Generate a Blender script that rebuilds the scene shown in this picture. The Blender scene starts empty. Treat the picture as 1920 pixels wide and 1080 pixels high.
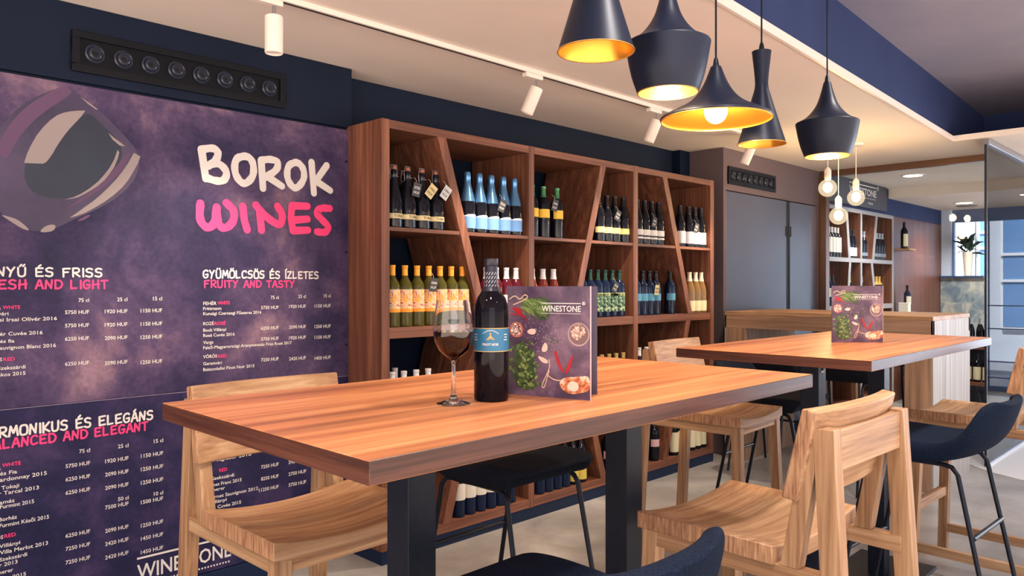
import bpy, bmesh, math, random
from mathutils import Vector, Matrix
random.seed(7)
S = bpy.context.scene
COL = S.collection
PI = math.pi
R = math.radians

# ------------------------------------------------------------------ camera
FPX, CX, CY, EYE = 1427.0, 960.0, 535.0, 1.32        # focal length in pixels of a 1920x1080 frame
TH = math.atan2(1415.0, 1427.0)
RX, RY = math.sin(TH), -math.cos(TH)                 # the camera's right vector in the room
FX, FY = math.cos(TH), math.sin(TH)                  # and its forward vector
cd = bpy.data.cameras.new('camera'); cam = bpy.data.objects.new('camera', cd); COL.objects.link(cam)
cam.location = (0, 0, EYE)
cam.rotation_euler = (PI / 2, 0, TH - PI / 2)
cd.sensor_width = 36; cd.lens = 36 * FPX / 1920; cd.shift_y = -5 / 1920
cd.clip_start = 0.02; cd.clip_end = 200
S.camera = cam

# ------------------------------------------------------------------ world, colour management
S.view_settings.view_transform = 'Standard'
S.view_settings.look = 'None'
S.view_settings.gamma = 1.0
S.view_settings.use_curve_mapping = False
S.view_settings.exposure = 0.55
S.cycles.use_denoising = True
S.cycles.max_bounces = 8
S.cycles.transparent_max_bounces = 16
S.cycles.caustics_reflective = False
S.cycles.caustics_refractive = False
S.cycles.sample_clamp_indirect = 6.0
W = bpy.data.worlds.new('sky'); S.world = W; W.use_nodes = True
_n, _l = W.node_tree.nodes, W.node_tree.links
_bg = _n['Background']; _bg.inputs[1].default_value = 1.0
_tc = _n.new('ShaderNodeTexCoord'); _sp = _n.new('ShaderNodeSeparateXYZ'); _rp = _n.new('ShaderNodeValToRGB')
_mr = _n.new('ShaderNodeMapRange'); _mr.inputs['From Min'].default_value = -1; _mr.inputs['From Max'].default_value = 1
_l.new(_tc.outputs['Generated'], _sp.inputs[0]); _l.new(_sp.outputs['Z'], _mr.inputs['Value']); _l.new(_mr.outputs[0], _rp.inputs['Fac']); _l.new(_rp.outputs[0], _bg.inputs[0])
_e = _rp.color_ramp.elements
_e[0].position = 0.46; _e[0].color = (3.1, 2.5, 2.05, 1)      # glow from below, added to brighten the ceiling
_e[1].position = 0.54; _e[1].color = (0.6, 0.66, 0.76, 1)       # sky

def lamp(name, kind, loc, energy, color, size=0.1, aim=None, spot=None, blend=0.6, size_y=None):
    d = bpy.data.lights.new(name, kind); d.energy = energy; d.color = color
    if kind == 'AREA':
        d.size = size
        if size_y: d.shape = 'RECTANGLE'; d.size_y = size_y
    else:
        d.shadow_soft_size = size
    if spot: d.spot_size = R(spot); d.spot_blend = blend
    o = bpy.data.objects.new(name, d); COL.objects.link(o); o.location = loc
    if aim is not None:
        o.rotation_euler = (Vector(aim) - Vector(loc)).to_track_quat('-Z', 'Y').to_euler()
    return o

WARM = (1.0, 0.80, 0.60)
NEUT = (1.0, 0.90, 0.80)
# recessed downlights of the raised ceiling bay above the tables and of the room behind the camera
for i, (x, y, e) in enumerate([(0.2, 0.3, 60), (1.7, 0.55, 60), (3.3, 0.6, 60), (4.9, 0.7, 50), (1.2, -1.2, 60), (3.2, -1.0, 60), (-0.6, 1.0, 50)]):
    lamp('downlight_beam', 'SPOT', (x, y, 2.74), e * 1.25, NEUT, 0.08, (x, y + 0.25, 0), 120, 0.8)
# soft fill lamp added behind the camera, out of view
lamp('fill_behind_camera', 'AREA', (-1.6, -2.4, 1.5), 30, (0.86, 0.92, 1.0), 3.0, (2.5, 2.2, 1.0), size_y=2.0)

# sun on the street, daylight through the street windows, recessed lights of the far room
sun = bpy.data.lights.new('sun', 'SUN'); sun.energy = 10.0; sun.color = (1.0, 0.97, 0.93); sun.angle = R(2)
so_ = bpy.data.objects.new('sun', sun); COL.objects.link(so_); so_.rotation_euler = Vector((0.55, 0.25, -0.8)).to_track_quat('-Z', 'Y').to_euler()
lamp('window_daylight', 'AREA', (11.3, -1.8, 1.25), 130, (0.82, 0.90, 1.0), 3.2, (5.0, 0.4, 1.0), size_y=2.0)
for x, y, z in ((8.02, 2.45, 2.38), (10.07, 2.45, 2.27), (9.6, 1.1, 2.27)):
    lamp('downlight_beam', 'SPOT', (x, y, z), 130, NEUT, 0.08, (x, y, 0), 140, 0.8)

# ------------------------------------------------------------------ materials
MATS = {}
def lin(c):
    return tuple(((v / 255) / 12.92 if v / 255 <= 0.04045 else ((v / 255 + 0.055) / 1.055) ** 2.4) for v in c)

def mat(name, rgb, rough=0.5, metal=0.0, spec=0.5, emit=None, estr=0.0, trans=0.0, coat=0.0, ior=1.45, sheen=0.0):
    if name in MATS: return MATS[name]
    m = bpy.data.materials.new(name); m.use_nodes = True
    b = m.node_tree.nodes['Principled BSDF']
    b.inputs['Base Color'].default_value = (*lin(rgb), 1)
    b.inputs['Roughness'].default_value = rough
    b.inputs['Metallic'].default_value = metal
    b.inputs['Specular IOR Level'].default_value = spec
    b.inputs['Transmission Weight'].default_value = trans
    b.inputs['Coat Weight'].default_value = coat
    b.inputs['IOR'].default_value = ior
    b.inputs['Sheen Weight'].default_value = sheen
    if emit:
        b.inputs['Emission Color'].default_value = (*lin(emit), 1)
        b.inputs['Emission Strength'].default_value = estr
    MATS[name] = m
    return m

def ramp_mat(name, stops, scale=(1, 1, 1), nscale=5, detail=6, dist=0.0, rough=0.5, spec=0.5, bump=0.0, bscale=None, second=None, coat=0.0, staves=None):
    """noise -> colour ramp on a principled surface, in object space"""
    if name in MATS: return MATS[name]
    m = bpy.data.materials.new(name); m.use_nodes = True
    nt = m.node_tree; N = nt.nodes; L = nt.links
    b = N['Principled BSDF']
    tc = N.new('ShaderNodeTexCoord'); mp = N.new('ShaderNodeMapping')
    mp.inputs['Scale'].default_value = scale
    L.new(tc.outputs['Object'], mp.inputs['Vector'])
    no = N.new('ShaderNodeTexNoise'); no.inputs['Scale'].default_value = nscale
    no.inputs['Detail'].default_value = detail; no.inputs['Distortion'].default_value = dist
    no.inputs['Roughness'].default_value = 0.62
    L.new(mp.outputs[0], no.inputs['Vector'])
    cr = N.new('ShaderNodeValToRGB')
    els = cr.color_ramp.elements
    while len(els) < len(stops): els.new(0.5)
    for e, (p, c) in zip(els, stops):
        e.position = p; e.color = (*lin(c), 1)
    L.new(no.outputs['Fac'], cr.inputs['Fac'])
    out = cr.outputs['Color']
    if second:                                   # second noise multiplied in: (scale vec, nscale, lo, hi)
        mp2 = N.new('ShaderNodeMapping'); mp2.inputs['Scale'].default_value = second[0]
        L.new(tc.outputs['Object'], mp2.inputs['Vector'])
        n2 = N.new('ShaderNodeTexNoise'); n2.inputs['Scale'].default_value = second[1]; n2.inputs['Detail'].default_value = 5
        L.new(mp2.outputs[0], n2.inputs['Vector'])
        mr = N.new('ShaderNodeMapRange')
        mr.inputs['From Min'].default_value = 0.3; mr.inputs['From Max'].default_value = 0.7
        mr.inputs['To Min'].default_value = second[2]; mr.inputs['To Max'].default_value = second[3]
        L.new(n2.outputs['Fac'], mr.inputs['Value'])
        mx = N.new('ShaderNodeMix'); mx.data_type = 'RGBA'; mx.blend_type = 'MULTIPLY'; mx.inputs[0].default_value = 1
        L.new(out, mx.inputs[6]); L.new(mr.outputs[0], mx.inputs[7])
        out = mx.outputs[2]
    if staves:                                   # (axis across the staves, staves per metre, darkest, lightest)
        sx = N.new('ShaderNodeSeparateXYZ'); L.new(tc.outputs['Object'], sx.inputs[0])
        m1 = N.new('ShaderNodeMath'); m1.operation = 'MULTIPLY_ADD'; m1.inputs[1].default_value = staves[1]; m1.inputs[2].default_value = 20.37
        L.new(sx.outputs[staves[0]], m1.inputs[0])
        m2 = N.new('ShaderNodeMath'); m2.operation = 'FLOOR'; L.new(m1.outputs[0], m2.inputs[0])
        wn = N.new('ShaderNodeTexWhiteNoise'); wn.noise_dimensions = '1D'; L.new(m2.outputs[0], wn.inputs['W'])
        r3 = N.new('ShaderNodeMapRange'); r3.inputs['To Min'].default_value = staves[2]; r3.inputs['To Max'].default_value = staves[3]
        L.new(wn.outputs['Value'], r3.inputs['Value'])
        mx3 = N.new('ShaderNodeMix'); mx3.data_type = 'RGBA'; mx3.blend_type = 'MULTIPLY'; mx3.inputs[0].default_value = 1
        L.new(out, mx3.inputs[6]); L.new(r3.outputs[0], mx3.inputs[7]); out = mx3.outputs[2]
    L.new(out, b.inputs['Base Color'])
    b.inputs['Roughness'].default_value = rough
    b.inputs['Specular IOR Level'].default_value = spec
    b.inputs['Coat Weight'].default_value = coat
    if bump:
        bp = N.new('ShaderNodeBump'); bp.inputs['Strength'].default_value = bump; bp.inputs['Distance'].default_value = 0.004
        if bscale:
            n3 = N.new('ShaderNodeTexNoise'); n3.inputs['Scale'].default_value = bscale; n3.inputs['Detail'].default_value = 4
            L.new(tc.outputs['Object'], n3.inputs['Vector']); L.new(n3.outputs['Fac'], bp.inputs['Height'])
        else:
            L.new(no.outputs['Fac'], bp.inputs['Height'])
        L.new(bp.outputs[0], b.inputs['Normal'])
    MATS[name] = m
    return m

AX = {'x': (0.035, 1, 1), 'y': (1, 0.035, 1), 'z': (1, 1, 0.035)}
def wood(kind, ax):
    sc = AX[ax]
    if kind == 'oak':
        return ramp_mat('oak_' + ax, [(0.28, (138, 98, 70)), (0.5, (182, 139, 101)), (0.72, (210, 173, 134))], sc, 60, 6, 0.25, 0.5, 0.35, 0.05,
                        second=(tuple(v * 1.0 for v in sc), 7, 0.84, 1.05), staves=({'x': 'Y', 'y': 'X', 'z': 'X'}[ax], 8.3, 0.82, 1.06))
    if kind == 'walnut':
        return ramp_mat('walnut_' + ax, [(0.28, (84, 50, 38)), (0.5, (120, 75, 56)), (0.72, (152, 100, 75))], sc, 38, 6, 0.3, 0.45, 0.35, 0.06,
                        second=(tuple(v * 1.0 for v in sc), 9, 0.72, 1.08))
    if kind == 'table':
        return ramp_mat('table_wood_' + ax, [(0.28, (138, 80, 56)), (0.5, (198, 126, 82)), (0.72, (226, 160, 110))], sc, 30, 6, 0.3, 0.34, 0.45, 0.02,
                        second=(tuple(v * 1.0 for v in sc), 9, 0.78, 1.06), staves=({'x': 'Y', 'y': 'X', 'z': 'X'}[ax], 21, 0.86, 1.04))
    if kind == 'tedge_shaded':  # table laminate darkened: the shade on its sides is put into the colour
        return ramp_mat('table_edge_shaded_' + ax, [(0.28, (44, 21, 16)), (0.5, (76, 41, 31)), (0.72, (104, 61, 46))], sc, 60, 6, 0.3, 0.4, 0.4, 0.03)
    if kind == 'counter':
        return ramp_mat('counter_wood_' + ax, [(0.28, (128, 96, 74)), (0.5, (160, 124, 98)), (0.72, (188, 152, 122))], sc, 36, 6, 0.3, 0.5, 0.35, 0.05,
                        second=(tuple(v * 1.0 for v in sc), 8, 0.8, 1.06))
    if kind == 'pale':
        return ramp_mat('pale_wood_' + ax, [(0.28, (138, 128, 120)), (0.5, (166, 157, 149)), (0.72, (188, 180, 172))], sc, 30, 6, 0.3, 0.5, 0.3, 0.05,
                        second=(tuple(v * 1.0 for v in sc), 8, 0.84, 1.04))
    if kind == 'brown':
        return ramp_mat('brown_panel_' + ax, [(0.28, (62, 36, 28)), (0.5, (92, 54, 42)), (0.72, (120, 74, 58))], sc, 20, 6, 0.3, 0.4, 0.4, 0.03)

NAVY = ramp_mat('navy_paint', [(0.3, (15, 24, 42)), (0.7, (22, 32, 51))], (1, 1, 1), 1.3, 3, 0, 0.5, 0.12)
GREYWALL = ramp_mat('grey_blue_lacquer', [(0.3, (72, 76, 96)), (0.7, (84, 88, 108))], (1, 1, 1), 0.9, 3, 0, 0.28, 0.45)
UPWALL = mat('taupe_paint', (98, 84, 88), 0.55, spec=0.2)
WHITE = ramp_mat('white_ceiling_paint', [(0.3, (226, 214, 204)), (0.7, (234, 223, 213))], (1, 1, 1), 1.2, 3, 0, 0.75, 0.2)
SLATE = ramp_mat('slate_blue_paint', [(0.3, (44, 55, 92)), (0.7, (54, 66, 104))], (1, 1, 1), 1.0, 3, 0, 0.7, 0.1)
VOID = ramp_mat('grey_ceiling_paint', [(0.3, (132, 132, 152)), (0.7, (154, 148, 162))], (1, 1, 1), 1.1, 3, 0.3, 0.7, 0.2)
CONC = ramp_mat('polished_concrete', [(0.3, (124, 121, 120)), (0.5, (148, 144, 142)), (0.7, (170, 166, 162))], (1, 1, 1), 2.6, 9, 0.6, 0.36, 0.45, 0.02)
PALEFLOOR = mat('pale_floor_patch', (226, 226, 226), 0.3)
BLACK = mat('black_steel', (20, 25, 36), 0.38, 0.1, 0.35)
BLACKM = ramp_mat('black_powder_coat', [(0.3, (16, 21, 33)), (0.7, (24, 30, 44))], (1, 1, 1), 60, 3, 0, 0.42, 0.25)
PLINTH = mat('dark_blue_plinth', (24, 38, 64), 0.4, spec=0.2)
FABRIC = ramp_mat('dark_navy_wool', [(0.3, (10, 17, 30)), (0.7, (26, 38, 60))], (1, 1, 1), 260, 3, 0, 0.95, 0.1, 0.5)
FABRICB = ramp_mat('black_wool', [(0.3, (14, 16, 24)), (0.7, (26, 29, 40))], (1, 1, 1), 260, 3, 0, 0.92, 0.12, 0.4)
SHADE = mat('black_lacquered_brass', (24, 30, 48), 0.42, 0.15, 0.3)
GOLD = mat('beaten_brass_lining', (232, 172, 70), 0.32, 0.85)
STEEL = mat('satin_steel', (170, 170, 176), 0.3, 1.0)
WHITEPL = mat('white_fixture', (232, 220, 210), 0.4)
CHROME = mat('chrome', (220, 222, 228), 0.12, 1.0)
BULB = mat('lit_bulb', (255, 240, 210), 0.3, emit=(255, 214, 150), estr=150)
BULBBIG = mat('lit_pendant_bulb', (255, 240, 210), 0.3, emit=(255, 206, 140), estr=160)
DOWNL = mat('lit_downlight', (255, 255, 250), 0.3, emit=(255, 246, 230), estr=14)
PRINTW = mat('white_print', (216, 210, 206), 0.5, spec=0.2)
PRINTP = mat('pink_print', (240, 62, 124), 0.5)
PRINTC = mat('cream_print', (150, 138, 138), 0.5, spec=0.2)
BOARD = ramp_mat('purple_slate_print', [(0.30, (30, 30, 56)), (0.45, (50, 43, 76)), (0.58, (82, 66, 98)), (0.72, (138, 110, 126))], (1, 1, 1), 2.2, 10, 0.25, 0.5, 0.2,
                 second=((1, 1, 1), 55, 0.82, 1.14))
BOARDLOW = ramp_mat('navy_slate_print', [(0.30, (24, 25, 54)), (0.5, (38, 35, 70)), (0.72, (68, 54, 92))], (1, 1, 1), 4.5, 9, 0.25, 0.5, 0.2,
                 second=((1, 1, 1), 55, 0.84, 1.12))

def pane_mat(name, tint, refl, rough=0.0):
    """thin architectural glass: lets light straight through, mirrors a little by Fresnel"""
    if name in MATS: return MATS[name]
    m = bpy.data.materials.new(name); m.use_nodes = True
    nt = m.node_tree; N = nt.nodes; L = nt.links
    N.remove(N['Principled BSDF'])
    t = N.new('ShaderNodeBsdfTransparent'); t.inputs[0].default_value = (*tint, 1)
    g = N.new('ShaderNodeBsdfGlossy'); g.inputs['Roughness'].default_value = rough
    f = N.new('ShaderNodeFresnel'); f.inputs['IOR'].default_value = refl
    mx = N.new('ShaderNodeMixShader')
    L.new(f.outputs[0], mx.inputs[0]); L.new(t.outputs[0], mx.inputs[1]); L.new(g.outputs[0], mx.inputs[2])
    L.new(mx.outputs[0], N['Material Output'].inputs[0])
    MATS[name] = m
    return m
PANE = pane_mat('clear_pane', (0.96, 0.98, 0.98), 1.28)
SCREEN = pane_mat('tinted_pane', (0.88, 0.93, 0.96), 1.3)
GLASS = mat('clear_glass', (250, 250, 250), 0.0, trans=1.0, ior=1.45)
GLOBE = bpy.data.materials.new('glowing_globe_glass'); GLOBE.use_nodes = True
_g = GLOBE.node_tree; _g.nodes.remove(_g.nodes['Principled BSDF'])
_t = _g.nodes.new('ShaderNodeBsdfTransparent'); _em = _g.nodes.new('ShaderNodeEmission'); _mx = _g.nodes.new('ShaderNodeMixShader')
_em.inputs[0].default_value = (1.0, 0.78, 0.5, 1); _em.inputs[1].default_value = 1.2; _mx.inputs[0].default_value = 0.25
_g.links.new(_t.outputs[0], _mx.inputs[1]); _g.links.new(_em.outputs[0], _mx.inputs[2]); _g.links.new(_mx.outputs[0], _g.nodes['Material Output'].inputs[0])

# ------------------------------------------------------------------ mesh builder
class MB:
    def __init__(s): s.v = []; s.f = []; s.mi = []
    def add(s, vs, fs, mi=0):
        o = len(s.v); s.v += [tuple(p) for p in vs]
        s.f += [tuple(i + o for i in f) for f in fs]; s.mi += [mi] * len(fs)
        return s
    def box(s, x0, x1, y0, y1, z0, z1, mi=0):
        vs = [(x0, y0, z0), (x1, y0, z0), (x1, y1, z0), (x0, y1, z0), (x0, y0, z1), (x1, y0, z1), (x1, y1, z1), (x0, y1, z1)]
        return s.hexa(vs, mi)
    def hexa(s, vs, mi=0):
        return s.add(vs, [(0, 3, 2, 1), (4, 5, 6, 7), (0, 1, 5, 4), (1, 2, 6, 5), (2, 3, 7, 6), (3, 0, 4, 7)], mi)
    def bar(s, a, b, w, d, mi=0, side=(1, 0, 0)):
        """square bar from a to b; w measured along `side`, d across it; ends cut level"""
        a, b = Vector(a), Vector(b); u = Vector(side).normalized(); t = (b - a).normalized(); n = t.cross(u).normalized()
        hv = []
        for p in (a, b):
            for su, sn in ((-1, -1), (1, -1), (1, 1), (-1, 1)): hv.append(p + u * su * w / 2 + n * sn * d / 2)
        return s.hexa(hv, mi)
    def post(s, a, b, wx, wy, mi=0):
        """bar with horizontal ends (for legs)"""
        a, b = Vector(a), Vector(b); vs = []
        for p in (a, b):
            for sx, sy in ((-1, -1), (1, -1), (1, 1), (-1, 1)): vs.append(p + Vector((sx * wx / 2, sy * wy / 2, 0)))
        return s.hexa(vs, mi)
    def tube(s, pts, r, n=8, mi=0, closed=False):
        pts = [Vector(p) for p in pts]; m = len(pts); rings = []
        ref = None
        for i, p in enumerate(pts):
            t = ((pts[(i + 1) % m] if (i < m - 1 or closed) else p) - (pts[i - 1] if (i > 0 or closed) else p)).normalized()
            if ref is None:
                ref = Vector((0, 0, 1)) if abs(t.z) < 0.9 else Vector((1, 0, 0))
            u = (ref - t * ref.dot(t)).normalized(); w = t.cross(u); ref = u
            rr = r[i] if isinstance(r, (list, tuple)) else r
            rings.append([p + (u * math.cos(2 * PI * k / n) + w * math.sin(2 * PI * k / n)) * rr for k in range(n)])
        vs = [q for ring in rings for q in ring]; fs = []
        for i in range(m if closed else m - 1):
            a = i * n; b = ((i + 1) % m) * n
            for k in range(n): fs.append((a + k, a + (k + 1) % n, b + (k + 1) % n, b + k))
        if not closed: fs += [tuple(range(n))[::-1], tuple(range((m - 1) * n, m * n))]
        return s.add(vs, fs, mi)
    def lathe(s, prof, n=20, mi=0, c=(0, 0, 0), a0=0.0, a1=2 * PI):
        full = abs(a1 - a0 - 2 * PI) < 1e-6; k = n if full else n + 1; vs = []; fs = []
        for r, z in prof:
            for i in range(k):
                a = a0 + (a1 - a0) * i / n
                vs.append((c[0] + r * math.cos(a), c[1] + r * math.sin(a), c[2] + z))
        for j in range(len(prof) - 1):
            for i in range(k if full else k - 1):
                i2 = (i + 1) % k
                fs.append((j * k + i, j * k + i2, (j + 1) * k + i2, (j + 1) * k + i))
        return s.add(vs, fs, mi)
    def prism(s, poly, ax, a, b, mi=0):
        """polygon of 2D points extruded along axis ax (0,1,2) from a to b"""
        def P(p, t):
            if ax == 0: return (t, p[0], p[1])
            if ax == 1: return (p[0], t, p[1])
            return (p[0], p[1], t)
        n = len(poly); vs = [P(p, a) for p in poly] + [P(p, b) for p in poly]
        fs = [tuple(range(n)), tuple(range(n, 2 * n))[::-1]] + [(i, i + n, (i + 1) % n + n, (i + 1) % n) for i in range(n)]
        return s.add(vs, fs, mi)
    def ball(s, c, r, n=12, mi=0, sz=1.0):
        prof = [(max(1e-5, r * math.sin(PI * j / n)), -r * sz * math.cos(PI * j / n)) for j in range(n + 1)]
        return s.lathe(prof, n + 4, mi, c)
    def build(s, name, mats, parent=None, smooth=None, bevel=0.0, seg=2, kind=None):
        me = bpy.data.meshes.new(name); me.from_pydata(s.v, [], s.f)
        bm = bmesh.new(); bm.from_mesh(me)
        bmesh.ops.remove_doubles(bm, verts=bm.verts, dist=1e-6)
        bmesh.ops.recalc_face_normals(bm, faces=bm.faces)
        bm.to_mesh(me); bm.free()
        if not isinstance(mats, (list, tuple)): mats = [mats]
        for m in mats: me.materials.append(m)
        if len(mats) > 1 and len(me.polygons) == len(s.mi):
            me.polygons.foreach_set('material_index', s.mi)
        if smooth:
            me.polygons.foreach_set('use_smooth', [True] * len(me.polygons)); me.set_sharp_from_angle(angle=R(smooth))
        o = bpy.data.objects.new(name, me); COL.objects.link(o)
        if parent: o.parent = parent
        if kind: o['kind'] = kind
        if bevel:
            b = o.modifiers.new('bevel', 'BEVEL'); b.width = bevel; b.segments = seg; b.limit_method = 'ANGLE'; b.angle_limit = R(40)
        return o

def tag(o, label, cat, group=None):
    o['label'] = label; o['category'] = cat
    if group: o['group'] = group
    return o
def thing(name, loc, label, cat, group=None, rz=0.0):
    o = bpy.data.objects.new(name, None); COL.objects.link(o); o.location = loc; o.rotation_euler = (0, 0, rz)
    o.empty_display_size = 0.1
    return tag(o, label, cat, group)
def dup(root, loc, rz=None, label=None, group=None):
    r = root.copy(); COL.objects.link(r); r.location = loc
    if rz is not None: r.rotation_euler = (0, 0, rz)
    if label: r['label'] = label
    if group: r['group'] = group
    for ch in list(root.children):
        c = ch.copy(); COL.objects.link(c); c.parent = r
        for g in list(ch.children):
            d = g.copy(); COL.objects.link(d); d.parent = c
    return r
def struct(mb, name, m, smooth=None, bevel=0.0):
    return mb.build(name, m, None, smooth, bevel, kind='structure')
def chaikin(p, it=2, closed=False):
    for _ in range(it):
        q = []
        n = len(p)
        if not closed: q.append(p[0])
        for i in range(n if closed else n - 1):
            a, b = p[i], p[(i + 1) % n]
            q.append(tuple(0.75 * u + 0.25 * v for u, v in zip(a, b))); q.append(tuple(0.25 * u + 0.75 * v for u, v in zip(a, b)))
        if not closed: q.append(p[-1])
        p = q
    return p

# points of the photograph measured onto planes of the room
def ray(px, py):
    r = (px - CX) / FPX
    return (r * RX + FX, r * RY + FY, -(py - CY) / FPX)
def onY(px, py, y):
    d = ray(px, py); t = y / d[1]
    return (d[0] * t, y, EYE + d[2] * t)

# ------------------------------------------------------------------ lettering
def text_mesh(txt, size):
    cu = bpy.data.curves.new('t', 'FONT'); cu.body = txt; cu.size = size; cu.resolution_u = 2; cu.offset = size * 0.012
    o = bpy.data.objects.new('t', cu); COL.objects.link(o)
    dg = bpy.context.evaluated_depsgraph_get(); me = bpy.data.meshes.new_from_object(o.evaluated_get(dg))
    vs = [tuple(v.co) for v in me.vertices]; fs = [tuple(p.vertices) for p in me.polygons]
    bpy.data.objects.remove(o); bpy.data.curves.remove(cu); bpy.data.meshes.remove(me)
    return vs, fs
def put_text(mb, txt, cap, place, align='l', width=None, stretch=1.0):
    """place(x, y) maps text coordinates (metres) to 3D; cap = capital height"""
    vs, fs = text_mesh(txt, cap / 0.72)
    if not vs: return
    x0 = min(v[0] for v in vs); x1 = max(v[0] for v in vs)
    k = stretch if width is None else width / (x1 - x0)
    off = x0 if align == 'l' else (x1 if align == 'r' else (x0 + x1) / 2)
    mb.add([place((v[0] - off) * k, v[1]) for v in vs], fs)

GL = {  # brush capitals: strokes in a box 0.7 wide, 1 high; 'c' strokes are rounded
 'A': ['l', [(0, 0), (.3, 1), (.42, .98), (.66, 0)], 'l', [(.12, .36), (.6, .4)]],
 'B': ['l', [(.06, 0), (.02, 1)], 'c', [(.02, 1), (.5, 1), (.52, .6), (.1, .52)], 'c', [(.1, .52), (.64, .5), (.66, .02), (.06, 0)]],
 'C': ['c', [(.62, .82), (.5, 1.02), (.05, .9), (0, .3), (.2, -.04), (.64, .12)]],
 'D': ['l', [(.06, 0), (.04, 1)], 'c', [(.04, 1), (.5, .98), (.76, .5), (.5, .02), (.06, 0)]],
 'E': ['l', [(.62, .98), (.05, .96), (.06, .02), (.64, .04)], 'l', [(.06, .5), (.5, .53)]],
 'F': ['l', [(.64, .98), (.05, .94), (.07, -.03)], 'l', [(.06, .5), (.48, .54)]],
 'G': ['c', [(.6, .85), (.48, 1.02), (.04, .9), (0, .3), (.2, -.04), (.6, .04), (.62, .44)], 'l', [(.62, .44), (.34, .42)]],
 'H': ['l', [(.04, 0), (.08, 1)], 'l', [(.6, 0), (.58, 1)], 'l', [(0, .46), (.7, .52)]],
 'I': ['l', [(.12, 0), (.1, 1)]],
 'K': ['l', [(.06, -.03), (.04, 1)], 'l', [(.6, .98), (.1, .42), (.64, 0)]],
 'L': ['l', [(.05, 1), (.05, .02), (.56, .05)]],
 'M': ['l', [(0, 0), (.14, 1), (.4, .3), (.66, 1), (.8, 0)]],
 'N': ['l', [(.02, 0), (.08, .98), (.54, .05), (.62, 1)]],
 'O': ['c', [(.32, 1), (0, .95), (0, .05), (.33, -.03), (.68, .05), (.66, .95), (.3, 1)]],
 'R': ['l', [(.06, 0), (.04, 1)], 'c', [(.04, 1), (.6, 1.02), (.62, .52), (.1, .46)], 'l', [(.2, .46), (.66, 0)]],
 'S': ['c', [(.58, .92), (.3, 1.05), (0, .85), (.12, .55), (.55, .5), (.62, .15), (.35, -.05), (0, .1)]],
 'T': ['l', [(0, .95), (.66, 1)], 'l', [(.32, .97), (.34, 0)]],
 'U': ['c', [(.02, 1), (.02, .2), (.15, -.04), (.5, -.02), (.62, .2), (.62, 1)]],
 'W': ['c', [(0, 1), (.05, 0), (.4, 0), (.42, .8)], 'c', [(.42, .8), (.44, 0), (.8, 0), (.84, 1)]],
 'Y': ['l', [(0, 1), (.3, .5), (.6, 1)], 'l', [(.34, .55), (.2, -.05)]],
 'Z': ['l', [(.04, .96), (.6, .98), (.04, .04), (.64, .04)]],
}
ACC = {'É': ('E', 'a'), 'Á': ('A', 'a'), 'Í': ('I', 'a'), 'Ö': ('O', 'd'), 'Ü': ('U', 'd'), 'Ű': ('U', 'h')}
ACCS = {'a': ['l', [(.26, 1.16), (.44, 1.34)]], 'd': ['l', [(.16, 1.2), (.18, 1.28)], 'l', [(.46, 1.2), (.48, 1.28)]],
        'h': ['l', [(.18, 1.16), (.3, 1.34)], 'l', [(.44, 1.16), (.56, 1.34)]]}
LAYER = [0]
def stroke(mb, pts, w, place, curved):
    """one brush stroke: a mitred ribbon with round ends; sharp corners start a new ribbon, each laid a hair above the last"""
    if curved: pts = chaikin(pts, 2)
    runs = [[pts[0]]]
    for i in range(1, len(pts)):
        runs[-1].append(pts[i])
        if i < len(pts) - 1:
            u = Vector((pts[i][0] - pts[i - 1][0], pts[i][1] - pts[i - 1][1])); v = Vector((pts[i + 1][0] - pts[i][0], pts[i + 1][1] - pts[i][1]))
            if u.length > 1e-9 and v.length > 1e-9 and u.angle(v) > 1.0: runs.append([pts[i]])
    r2 = []
    for run in runs:
        if len(run) > 12: h_ = len(run) // 2; r2 += [run[:h_ + 1], run[h_:]]
        else: r2.append(run)
    runs = r2
    for run in runs:
        LAYER[0] = (LAYER[0] + 1) % 8
        lay = LAYER[0] * 0.00007
        P = [Vector(p) for p in run]; n = len(P); left = []; right = []
        for i, p in enumerate(P):
            t = (P[min(i + 1, n - 1)] - P[max(i - 1, 0)]).normalized(); m = Vector((-t.y, t.x))
            k = 1.0
            if 0 < i < n - 1:
                t0 = (P[i] - P[i - 1]).normalized(); k = 1 / max(0.6, m.dot(Vector((-t0.y, t0.x))))
            ww = w / 2 * k * (1 + 0.06 * math.sin(i * 1.7 + n))
            left.append(p + m * ww); right.append(p - m * ww)
        out = list(left)
        t = (P[-1] - P[-2]).normalized(); a0 = math.atan2(t.x, -t.y)
        out += [P[-1] + Vector((math.cos(a0 - PI * q / 6), math.sin(a0 - PI * q / 6))) * w / 2 for q in range(1, 6)]
        out += right[::-1]
        t = (P[0] - P[1]).normalized(); a0 = math.atan2(t.x, -t.y)
        out += [P[0] + Vector((math.cos(a0 - PI * q / 6), math.sin(a0 - PI * q / 6))) * w / 2 for q in range(1, 6)]
        L, C = len(out), n
        idx = lambda j: j % L
        fs = []
        for i in range(n - 1): fs.append((i, i + 1, n + 5 + (n - 2 - i), n + 5 + (n - 1 - i)))
        fs.append(tuple([n - 1] + list(range(n, n + 5)) + [n + 5]))
        fs.append(tuple([2 * n + 4] + list(range(2 * n + 5, 2 * n + 10)) + [0]))
        mb.add([place(q.x, q.y, lay) for q in out], fs)
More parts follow.
